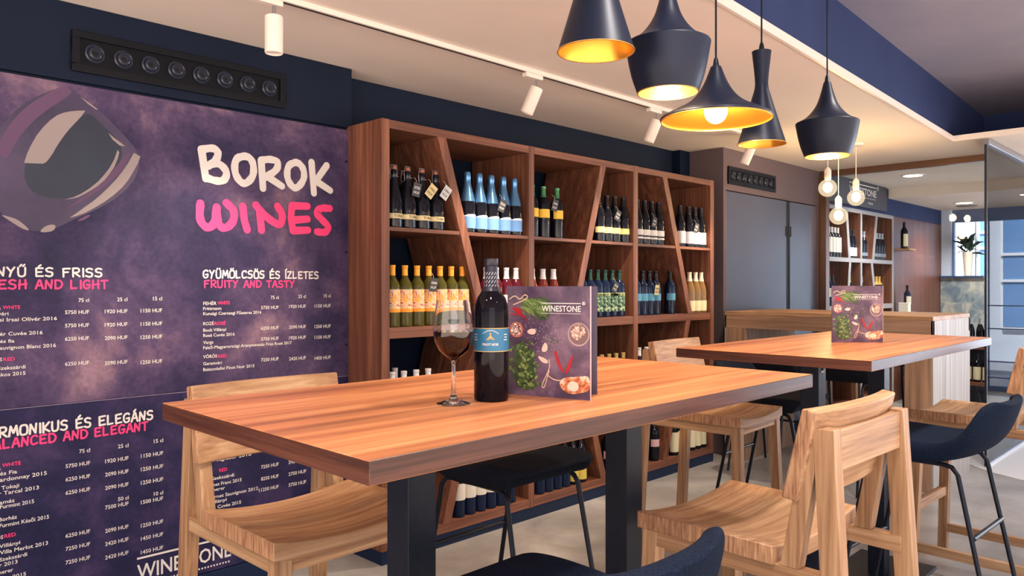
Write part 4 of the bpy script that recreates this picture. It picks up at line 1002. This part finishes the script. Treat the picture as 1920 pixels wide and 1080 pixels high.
# menus
def menu(loc, a, b_, second, label):
    """folded menu standing on a table. a, b_ = ends of the front cover on the table; second = far end of the back cover"""
    a, b_, second = Vector(a), Vector(b_), Vector(second)
    r = thing('menu_card', (a.x, a.y, loc), label, 'menu', 'standing folded menus')
    H = 0.238
    u = (b_ - a); L = u.length; u.normalize(); nrm = Vector((u.y, -u.x))
    if nrm.dot(-(a + b_)) < 0: nrm = -nrm
    ang = math.atan2(u.y, u.x)
    def cover(name, u, L, side, m, th=0.0022):
        nn = Vector((u.y, -u.x)); nn = nn if nn.dot(side) > 0 else -nn
        p = MB(); q = [Vector((0, 0)), u * L, u * L - nn * th, -nn * th]
        p.prism([(v.x, v.y) for v in q], 2, 0.0, H); return p.build(name, m, r)
    MEN = ramp_mat('menu_purple_slate', [(0.3, (50, 36, 58)), (0.5, (84, 62, 84)), (0.72, (134, 106, 122))], (1, 1, 1), 12, 8, 0.3, 0.4, 0.4)
    c1 = cover('front_cover', u, L, nrm, MEN)
    u2 = second - a; L2 = u2.length; u2.normalize()
    c2 = cover('back_cover', u2, L2, nrm, mat('menu_back', (70, 54, 74), 0.45))
    P = lambda s, t, o=0.0008: (u.x * L * s + nrm.x * o, u.y * L * s + nrm.y * o, H * t)
    def poly(mb, pts, o=0.0008, sm=0, closed=True):
        if sm: pts = chaikin(pts, sm, True)
        mb.add([P(s, t, o) for s, t in pts], [tuple(range(len(pts)))])
    def disc(mb, c, rad, o, n=24, sx=1.0):
        mb.add([P(c[0] + rad * sx * math.cos(2 * PI * i / n), c[1] + rad * math.sin(2 * PI * i / n) * L / H, o) for i in range(n)], [tuple(range(n))])
    def blade(mb, p, q, w, o=0.0009):
        d = Vector((q[0] - p[0], q[1] - p[1])); l = d.length or 1; n_ = Vector((-d.y, d.x)) / l * w
        mid = Vector(p) * 0.5 + Vector(q) * 0.5
        mb.add([P(p[0], p[1], o), P(mid.x + n_.x, mid.y + n_.y, o), P(q[0], q[1], o), P(mid.x - n_.x, mid.y - n_.y, o)], [(0, 1, 2, 3)])
    rnd = random.Random(3)
    greens = [mat('print_dill', (96, 116, 62), 0.45), mat('print_leaf', (62, 84, 46), 0.45), mat('print_light_leaf', (132, 148, 84), 0.45)]
    g = [MB(), MB(), MB()]
    for i in range(150):       # dill spray
        s0, t0 = 0.14 + rnd.random() * 0.22, 0.90 - rnd.random() * 0.10
        ln = 0.10 + rnd.random() * 0.16; an = -0.95 + rnd.random() * 0.9
        blade(g[rnd.choice((0, 1, 0, 2))], (s0, t0), (s0 + ln * math.cos(an), t0 + ln * math.sin(an) * 0.8), 0.004, 0.0008 + rnd.random() * 0.0004)
    for i in range(170):       # parsley
        t0 = 0.06 + rnd.random() * 0.42; s0 = 0.12 + rnd.gauss(0.10, 0.085) + 0.1 * (0.4 - t0); s0 = max(0.03, s0)
        an = rnd.random() * 6.28; ln = 0.03 + rnd.random() * 0.05
        blade(g[rnd.choice((0, 1, 1, 2))], (s0, t0), (s0 + ln * math.cos(an), t0 + ln * math.sin(an) * 0.8), 0.015, 0.0008 + rnd.random() * 0.0004)
    for i in range(26):        # small sprig
        s0, t0 = 0.50 + rnd.random() * 0.14, 0.51 + rnd.gauss(0, 0.02)
        an = rnd.random() * 6.28; blade(g[1], (s0, t0), (s0 + 0.03 * math.cos(an), t0 + 0.025 * math.sin(an)), 0.003)
    dk = MB()
    poly(dk, [(0.10, 0.10), (0.06, 0.25), (0.10, 0.42), (0.20, 0.49), (0.30, 0.44), (0.33, 0.30), (0.36, 0.16), (0.28, 0.07), (0.18, 0.06)], 0.0006, 2)
    poly(dk, [(0.20, 0.88), (0.36, 0.90), (0.52, 0.90), (0.55, 0.78), (0.48, 0.68), (0.36, 0.70), (0.26, 0.79)], 0.0006, 2)
    dk.build('printed_herb_shade', ramp_mat('print_dark_green', [(0.4, (38, 46, 34)), (0.6, (64, 78, 46))], (1, 1, 1), 90, 3, 0, 0.5), c1)
    for mb_, mm in zip(g, greens): mb_.build('printed_herbs', mm, c1)
    m = MB()                   # chillies
    for pts in ([(0.575, 0.42), (0.60, 0.43), (0.64, 0.33), (0.70, 0.23), (0.69, 0.22), (0.63, 0.28), (0.59, 0.36)], [(0.79, 0.39), (0.80, 0.38), (0.78, 0.30), (0.735, 0.22), (0.715, 0.22), (0.72, 0.27), (0.75, 0.33)],
                [(0.06, 0.80), (0.10, 0.81), (0.17, 0.79), (0.20, 0.76), (0.14, 0.75), (0.08, 0.775)], [(0.0, 0.735), (0.14, 0.76), (0.22, 0.73), (0.27, 0.66), (0.22, 0.71), (0.12, 0.74)]): poly(m, pts, 0.0011, 1)
    m.build('printed_chilli', mat('print_red', (164, 22, 34), 0.4), c1)
    m = MB(); disc(m, (0.115, 0.60), 0.085, 0.0010); m.build('printed_bowl', mat('print_terracotta', (186, 104, 84), 0.45), c1)
    m = MB(); disc(m, (0.112, 0.602), 0.068, 0.0012); m.build('printed_bowl_filling', ramp_mat('print_pepper', [(0.42, (92, 28, 30)), (0.5, (186, 150, 140)), (0.6, (236, 228, 222))], (1, 1, 1), 220, 3, 0, 0.5), c1)
    m = MB(); disc(m, (0.865, 0.575), 0.125, 0.0009); m.build('printed_wine_glass', mat('print_glass_rim', (166, 140, 140), 0.4), c1)
    m = MB(); disc(m, (0.865, 0.578), 0.112, 0.0011); m.build('printed_wine_glass', mat('print_glass_inside', (112, 84, 88), 0.4), c1)
    m = MB(); disc(m, (0.858, 0.595), 0.085, 0.0013); m.build('printed_wine', ramp_mat('print_wine_swirl', [(0.4, (96, 66, 60)), (0.5, (170, 130, 116)), (0.62, (222, 196, 180))], (1, 1, 1), 60, 3, 3.0, 0.4), c1)
    m = MB()
    for pts in ([(0.24, 0.585), (0.29, 0.615), (0.36, 0.61), (0.35, 0.56), (0.28, 0.56)], [(0.42, 0.43), (0.47, 0.50), (0.50, 0.47), (0.50, 0.42), (0.45, 0.40)], [(0.37, 0.37), (0.44, 0.36), (0.51, 0.33), (0.50, 0.30), (0.43, 0.31)]): poly(m, pts, 0.0011, 2)
    m.build('printed_garlic', mat('print_garlic', (218, 184, 168), 0.45), c1)
    m = MB(); poly(m, [(0.63, 0.14), (0.70, 0.19), (0.85, 0.20), (0.998, 0.22), (0.998, 0.09), (0.90, 0.06), (0.78, 0.04), (0.68, 0.07)], 0.0010, 2); m.build('printed_bread', ramp_mat('print_crust', [(0.38, (150, 62, 32)), (0.5, (206, 128, 84)), (0.62, (236, 204, 176))], (1, 1, 1), 45, 3, 1.0, 0.45), c1)
    m = MB(); poly(m, [(0.72, 0.10), (0.77, 0.165), (0.86, 0.15), (0.87, 0.09), (0.80, 0.06)], 0.0012, 2); m.build('printed_bread_crumb', mat('print_crumb', (232, 204, 184), 0.45), c1)
    m = MB()
    tw_ = [[(0.52, 0.34), (0.53, 0.28), (0.49, 0.20), (0.45, 0.14), (0.43, 0.09), (0.46, 0.08), (0.48, 0.13), (0.52, 0.24)], [(0.50, 0.20), (0.55, 0.17), (0.62, 0.155), (0.66, 0.16)], [(0.03, 0.88), (0.10, 0.92), (0.16, 0.87), (0.22, 0.93), (0.27, 0.90), (0.18, 0.86), (0.08, 0.83)]]
    for t_ in tw_: stroke(m, t_, 0.011, lambda s, t, o=0.0: P(s, t, 0.0013 + o), True)
    m.build('printed_twine', mat('print_twine', (206, 172, 150), 0.5), c1)
    m = MB()
    for i in range(110):
        s0, t0 = 0.40 + rnd.gauss(0.0, 0.12), 0.52 + rnd.gauss(0, 0.09)
        if 0 < s0 < 0.98: disc(m, (s0, t0), 0.0035, 0.0010, 5)
    m.build('printed_salt', mat('print_salt', (214, 196, 200), 0.5), c1)
    m = MB(); logo(m, lambda x, z: P(0.43 + x / L, 0.775 + z / H, 0.0014), L * 0.46, 0.0125); m.build('logo_lettering', PRINTW, c1)
    m = MB(); m.prism([tuple(u * (L + 0.0002) + nrm * 0.0004), tuple(u * (L - 0.0012) + nrm * 0.0004), tuple(u * (L - 0.0012) - nrm * 0.003), tuple(u * (L + 0.0002) - nrm * 0.003)], 2, 0.0, H + 0.0002)
    m.build('page_edge', mat('menu_pages', (196, 170, 172), 0.6), c1)
    return r
menu(TZ, (1.188, 1.192), (1.240, 0.999), (1.320, 1.045), 'purple menu card standing beside the wine bottle on the near table')
menu(TZ, (3.218, 1.298), (3.374, 1.146), (3.412, 1.166), 'purple menu card standing alone on the second table')

# ================================================================== PENDANT LAMPS
def pendant(name, x, prof, zb, label, bulb_z, bulb_r, y=1.235, top_z=2.80):
    """prof: outer radius/height from rim up; hung on a cord from the raised bay"""
    r = thing(name, (x, y, zb), label, 'lamp', 'black brass-lined pendant lamps')
    MB().lathe(prof, 48).build('lamp_shade', SHADE, r, smooth=28)
    inner = [(max(0.0005, a - 0.0025), z + (0.0 if i == 0 else -0.002)) for i, (a, z) in enumerate(prof)]
    MB().lathe(inner, 48).build('brass_lining', GOLD, r, smooth=40)
    m = MB(); m.lathe([(prof[0][0] + 0.0008, 0.0), (prof[0][0] + 0.0008, 0.002), (prof[0][0] - 0.003, 0.002), (prof[0][0] - 0.003, 0.0), (prof[0][0] + 0.0008, 0.0)], 48).build('rim', mat('brass_rim', (226, 176, 96), 0.35, 0.7), r, smooth=40)
    zt = prof[-1][1]
    m = MB(); m.lathe([(prof[-1][0], zt - 0.004), (0.010, zt + 0.004), (0.007, zt + 0.022), (0.0035, zt + 0.03)], 16).build('cord_grip', BLACK, r, smooth=40)
    MB().tube([(0, 0, zt + 0.028), (0, 0, top_z - zb)], 0.0032, 8).build('cord', BLACK, r)
    m = MB(); m.ball((0, 0, bulb_z), bulb_r, 12, 0, 1.15); m.build('bulb', BULBBIG, r, smooth=60)
    MB().lathe([(0.016, bulb_z + bulb_r * 0.9), (0.016, zt - 0.01)], 12).build('lamp_holder', BLACK, r)
    return r
def sm(p): return chaikin(p, 2)
TALL = sm([(0.100, 0.0), (0.066, 0.11), (0.030, 0.235)]) + sm([(0.030, 0.235), (0.026, 0.26), (0.030, 0.31), (0.040, 0.40)])
TALL2 = [(a * 0.81, z * 0.80) for a, z in TALL] + [(0.001, 0.322)]
FAT = sm([(0.087, 0.0), (0.108, 0.06), (0.122, 0.140)]) + [(0.1225, 0.142)] + sm([(0.1215, 0.1445), (0.080, 0.166), (0.042, 0.215), (0.026, 0.265), (0.014, 0.315)])
WIDE = sm([(0.172, 0.0), (0.176, 0.008), (0.150, 0.022), (0.080, 0.055), (0.040, 0.105), (0.016, 0.168)])
pendant('pendant_lamp', 1.554, TALL + [(0.001, 0.402)], 1.925, 'tall black pendant lamp nearest the camera, leftmost of the five', 0.20, 0.022)
pendant('pendant_lamp', 1.888, FAT, 1.878, 'large squat black pendant lamp, second from the left', 0.058, 0.050)
pendant('pendant_lamp', 2.160, WIDE, 1.842, 'wide flat black pendant lamp in the middle of the row', 0.030, 0.036)
pendant('pendant_lamp', 2.466, TALL2, 1.805, 'slim hourglass black pendant lamp behind the wide one', 0.16, 0.018)
pendant('pendant_lamp', 3.017, [(a * 0.97, z * 0.93) for a, z in FAT], 1.830, 'squat black pendant lamp furthest right', 0.056, 0.048)

# globe bulbs over the counter
def globe(x, y, zc, label):
    r = thing('globe_pendant', (x, y, zc), label, 'lamp', 'white-corded globe bulbs over the counter')
    m = MB(); m.ball((0, 0, 0), 0.0625, 18); m.build('globe_glass', GLOBE, r, smooth=60)
    m = MB(); m.ball((0, 0, 0.004), 0.030, 12, 0, 1.2); m.build('filament', BULB, r, smooth=60)
    MB().lathe([(0.0001, 0.058), (0.020, 0.058), (0.024, 0.075), (0.024, 0.125), (0.014, 0.140), (0.004, 0.150)], 18).build('lamp_holder', WHITEPL, r, smooth=35)
    MB().tube([(0, 0, 0.148), (0, 0, CEIL - zc - 0.02)], 0.003, 8).build('cord', WHITEPL, r)
    MB().lathe([(0.0001, CEIL - zc), (0.055, CEIL - zc), (0.055, CEIL - zc - 0.02), (0.0001, CEIL - zc - 0.024)], 24).build('ceiling_rose', WHITEPL, r, smooth=35)
globe(5.408, 2.21, 2.010, 'lit globe bulb over the counter, leftmost and nearest of three')
globe(5.598, 2.21, 1.824, 'lit globe bulb over the counter, lowest of three')
globe(5.931, 2.21, 1.985, 'lit globe bulb over the counter, rightmost of three')

# ================================================================== TRACK LIGHTS
r = thing('lighting_track', (0, 2.60, CEIL), 'white ceiling light track running along the shelf wall', 'track light')
MB().box(0.2, 3.86, -0.018, 0.018, -0.022, 0).build('track_rail', WHITEPL, r, bevel=0.002)
MB().box(0.2, 3.85, -0.006, 0.006, -0.0235, -0.018).build('track_slot', mat('track_slot', (40, 34, 34), 0.6), r)
def spot(x, z0, label, tilt, aim, dxy=(0, -0.03), y=2.60):
    r = thing('track_spotlight', (x, y, CEIL - 0.022), label, 'spotlight', 'white spotlights on the ceiling track')
    MB().box(-0.06, 0.06, -0.016, 0.016, -0.022, 0).build('adapter', WHITEPL, r, bevel=0.003)
    MB().tube([(0.03, 0, -0.02), (0.03, 0, -0.062)], 0.006, 10).build('stem', STEEL, r, smooth=40)
    m = MB(); m.lathe([(0.0001, 0.0), (0.030, 0.0), (0.033, -0.003), (0.033, -0.135), (0.031, -0.138), (0.028, -0.132), (0.0001, -0.128)], 24)
    h = m.build('lamp_head', WHITEPL, r, smooth=35); h.location = (0.03, 0, -0.060); h.rotation_euler = (R(tilt[0]), R(tilt[1]), 0)
    lamp('spot_beam', 'SPOT', (x + 0.03, y - 0.02, CEIL - 0.25), 60, WARM, 0.03, aim, 75, 0.9)
    return r
spot(1.345, 0, 'white track spotlight hanging over the menu board', (0, 0), (1.3, 3.2, 1.0))
spot(2.77, 0, 'white track spotlight left of the pendant lamps', (20, 12), (2.7, 3.0, 0.9))
spot(3.83, 0, 'white track spotlight partly behind the wide pendant', (20, 10), (3.7, 3.0, 0.9))
spot(5.02, 0, 'white track spotlight half hidden by the slim pendant', (22, 10), (4.7, 3.0, 0.9))
MB().box(3.86, 5.2, 2.582, 2.618, CEIL - 0.022, CEIL).build('track_extension', WHITEPL, None, bevel=0.002)
tag(bpy.data.objects['track_extension'], 'far length of white ceiling track behind the pendant lamps', 'track light')

# ================================================================== FAR ROOM
# shop sign on the fascia behind the glass
r = thing('shop_sign', (7.30, 2.965, 2.13), 'dark shop sign with white lettering above the shelf behind the glass', 'sign')
MB().box(0, 1.55, 0, 0.034, 0, 0.262).build('sign_panel', mat('sign_charcoal', (52, 50, 62), 0.5), r, bevel=0.002)
m = MB(); logo(m, lambda a, c: (0.48 + a, -0.002, 0.125 + c), 0.74, 0.072); put_text(m, 'WINE BAR', 0.022, lambda a, c: (0.98 + a, -0.002, 0.04 + c), 'l')
m.build('sign_lettering', PRINTW, r)
def downlight(x, y, z, label):
    r = thing('recessed_downlight', (x, y, z), label, 'lamp', 'round recessed ceiling lights in the far room')
    MB().lathe([(0.11, 0.0), (0.11, -0.006), (0.085, -0.008), (0.085, 0.0)], 28).build('bezel', WHITEPL, r, smooth=35)
    MB().lathe([(0.0001, -0.004), (0.085, -0.004)], 28).build('diffuser', DOWNL, r)
downlight(8.02, 2.45, CEIL, 'round ceiling light just behind the glass partition')
downlight(10.07, 2.52, 2.29, 'round ceiling light on the lower far ceiling')
downlight(9.6, 1.1, 2.29, 'round ceiling light beyond the glass screen')
r = thing('ceiling_speaker', (10.5, 2.60, 2.29), 'round grey ceiling speaker beside the far downlight', 'speaker')
MB().lathe([(0.0001, -0.006), (0.11, -0.006), (0.12, 0.0)], 28).build('speaker_grille', mat('speaker_grey', (120, 112, 110), 0.7), r, smooth=35)

# glass screen running from the bay towards the windows
r = thing('glass_screen', (6.36, 1.45, 0), 'tall clear glass screen with steel top rail at right', 'screen')
MB().box(0, 2.85, -0.005, 0.005, 0.02, CEIL - 0.05).build('pane', SCREEN, r)
MB().box(0, 2.85, -0.02, 0.02, CEIL - 0.05, CEIL - 0.012).build('top_rail', STEEL, r, bevel=0.002)
MB().box(-0.012, 0.0, -0.008, 0.008, 0.0, CEIL - 0.05).build('edge_strip', mat('dark_edge', (24, 30, 44), 0.4), r)
MB().box(0, 2.85, -0.012, 0.012, 0.0, 0.02).build('floor_channel', STEEL, r)

# low wine rack across the far room
def rack():
    r = thing('low_wine_rack', (9.4, 2.06, 0), 'low black-framed wine rack with wooden shelves beyond the counter', 'rack')
    for z in (0.265, 0.66):
        MB().box(0, 0.30, 0, 0.92, z - 0.035, z).build('shelf_board', wood('walnut', 'y'), r, bevel=0.002)
    for y in (0.02, 0.90):
        MB().tube([(0.02, y, 0.0), (0.02, y, 0.66)], 0.010, 8).build('upright', BLACK, r); MB().tube([(0.28, y, 0.0), (0.28, y, 0.66)], 0.010, 8).build('upright', BLACK, r)
    for y in (0.12, 0.75):
        MB().tube([(0.03, y - 0.07, 0.23), (0.03, y, 0.0), (0.03, y + 0.07, 0.23)], 0.008, 8).build('hairpin_leg', BLACK, r)
    MB().box(0.29, 0.30, 0, 0.92, 0.0, 0.63).build('back_panel', mat('rack_back', (30, 38, 56), 0.5), r)
rack()
for i, y in enumerate([2.16, 2.25, 2.34, 2.43, 2.85, 2.94]):
    put_bottle('cream_tall', (9.50, y, 0.265), '%s from right of the ivory-labelled bottles on the low rack' % ORD[i], 'bottles on the low rack', R(-90))
for i, y in enumerate([2.14, 2.22, 2.31, 2.44]):
    put_bottle('plain_dark', (9.50, y, 0.66), '%s from the right of dark bottles on top of the low rack' % ORD[i], 'bottles on top of the low rack', R(-90))

# two small ledges on the brown wall beside the shelf
for z, lab in ((1.735, 'upper small ledge on the brown wall beside the far shelf'), (1.02, 'lower small ledge on the brown wall beside the far shelf')):
    o = MB().box(9.18, 9.40, 2.84, 3.0, z - 0.02, z).build('wall_ledge', wood('oak', 'x'), None, bevel=0.002); tag(o, lab, 'ledge', 'small ledges beside the far shelf')
put_bottle('cream_tall', (9.235, 2.91, 1.735), 'single bottle on the upper ledge beside the far shelf', 'bottles on the small ledges')
put_bottle('big_cream', (9.34, 2.91, 1.02), 'single bottle on the lower ledge beside the white box', 'bottles on the small ledges')
r = thing('gift_box', (9.22, 2.905, 1.02), 'small white box on the lower ledge beside the far shelf', 'box')
MB().box(-0.035, 0.06, -0.05, 0.05, 0, 0.085).build('box_body', mat('white_card', (224, 218, 206), 0.6), r, bevel=0.002)
MB().box(-0.037, 0.062, -0.052, 0.052, 0.085, 0.105).build('box_lid', mat('white_card', (224, 218, 206), 0.6), r, bevel=0.002)
# window front of the far room
WF = 11.0
fr = MB(); MUL = mat('window_frame_blue_grey', (92, 112, 150), 0.4, 0.3)
fr.box(WF, WF + 0.08, -5, 3.6, 2.13, 2.29); fr.box(WF, WF + 0.08, -5, 3.6, 0, 0.06)
fr.box(WF, WF + 0.08, 2.87, 2.89, 0.06, 2.13); fr.box(WF, WF + 0.06, 2.50, 2.515, 0.06, 2.13)
for y in (2.30, 1.4, 0.4, -0.7, -2.3, -3.9): fr.box(WF, WF + 0.05, y, y + 0.012, 0.06, 2.13)
for z in (0.16, 0.36, 0.77, 1.06): fr.box(WF, WF + 0.05, -5, 2.5, z, z + 0.014)
o = struct(fr, 'window_2', MUL)
MB().box(WF + 0.036, WF + 0.044, -5, 3.5, 0.06, 2.13).build('pane', pane_mat('window_glass', (0.95, 0.97, 1.0), 1.3), o)
b = MB(); b.box(WF - 0.06, WF - 0.001, 2.89, 3.0, 0, 2.289); struct(b, 'trim_10', mat('pale_blue_pillar', (196, 212, 236), 0.5))
b = MB(); b.box(WF - 0.12, WF - 0.09, 2.50, 2.995, 0.0, 1.42)
o = b.build('low_screen', ramp_mat('smoked_patterned_glass', [(0.36, (92, 112, 130)), (0.5, (128, 140, 146)), (0.64, (170, 172, 166))], (1, 1, 1), 5, 6, 1.2, 0.2, 0.6), None, bevel=0.002)
tag(o, 'low smoky patterned glass screen in front of the far window', 'screen')
b = MB(); b.box(WF - 0.17, WF - 0.065, 2.50, 2.995, 1.42, 1.44); b.build('screen_rail', mat('rail_navy', (40, 66, 104), 0.4), o)
# street outside
b = MB(); b.box(WF + 0.1, 40, -25, 25, -0.2, -0.1); o = b.build('pavement', mat('pavement_grey', (150, 154, 162), 0.8), None, kind='structure')
def building(x, y0, y1, h, col, wins, label):
    r = thing('street_building', (x, y0, -0.1), label, 'building')
    w = y1 - y0
    MB().box(0, 4, 0, w, 0, h).build('facade', mat('facade_%d_%d_%d' % col, col, 0.8), r)
    for (a, c, z0, z1) in wins:
        fo = MB().box(-0.06, 0, a - y0, c - y0, z0, z1).build('window_frame', mat('street_white', (232, 236, 242), 0.6), r)
        MB().box(-0.07, -0.06, a - y0 + 0.04, c - y0 - 0.04, z0 + 0.06, z1 - 0.06).build('pane', mat('street_glass', (104, 148, 200), 0.3), fo)
        for k in (0.4, 0.62): MB().box(-0.10, -0.07, a - y0, c - y0, z0 + (z1 - z0) * k, z0 + (z1 - z0) * k + 0.05).build('glazing_bar', mat('street_white', (232, 236, 242), 0.6), fo)
building(16, 3.93, 9.0, 4.2, (214, 218, 226), [(4.6, 5.6, 0.6, 2.8), (6.6, 7.6, 0.6, 2.8)], 'white house across the street seen through the far window')
building(16.4, -6, 3.90, 5.2, (206, 214, 226), [(3.46, 3.86, 1.55, 2.9), (2.95, 3.38, 1.55, 2.9), (3.30, 3.80, 0.2, 1.2), (2.7, 3.2, 0.2, 1.2), (1.6, 2.6, 0.6, 2.8), (-0.6, 0.4, 0.6, 2.8), (1.9, 3.0, 3.2, 4.8)], 'pale blue house across the street, right of the white one')
# potted plant on the screen rail
r = thing('potted_plant', (WF - 0.118, 2.68, 1.44), 'dark leafy plant in a cream pot at the far window', 'plant')
MB().lathe([(0.0001, 0.0), (0.04, 0.0), (0.06, 0.30), (0.054, 0.30), (0.05, 0.28), (0.0001, 0.28)], 20).build('pot', mat('cream_pot', (226, 216, 206), 0.5), r, smooth=35)
m = MB(); rnd = random.Random(5)
for i in range(60):
    a = rnd.random() * 6.28; e = rnd.random() * 1.3 - 0.2; l = 0.08 + rnd.random() * 0.13
    base = Vector((0.02 * math.cos(a), 0.02 * math.sin(a), 0.28 + rnd.random() * 0.14))
    tip = base + Vector((math.cos(a) * math.cos(e) * 0.6, math.sin(a) * math.cos(e), math.sin(e))) * l
    mid = (base + tip) / 2 + Vector((0, 0, 0.03)); sd = Vector((-math.sin(a), math.cos(a), 0)) * 0.03
    m.add([base, mid + sd, tip, mid - sd], [(0, 1, 2, 3)])
m.build('leaves', mat('plant_green', (30, 58, 48), 0.5), r)
# paler floor patch with a curved edge
b = MB(); pts = [(6.05 + 0.35 * math.sin(i / 10 * PI / 2) * 0 + 1.2 * (1 - math.cos(i / 10 * PI / 2)), 0.9 + 1.0 * math.sin(i / 10 * PI / 2)) for i in range(11)]
b.prism([(6.05, -3.0)] + pts + [(10.5, 1.9), (10.5, -3.0)], 2, 0.0, 0.003); struct(b, 'trim_9', PALEFLOOR)
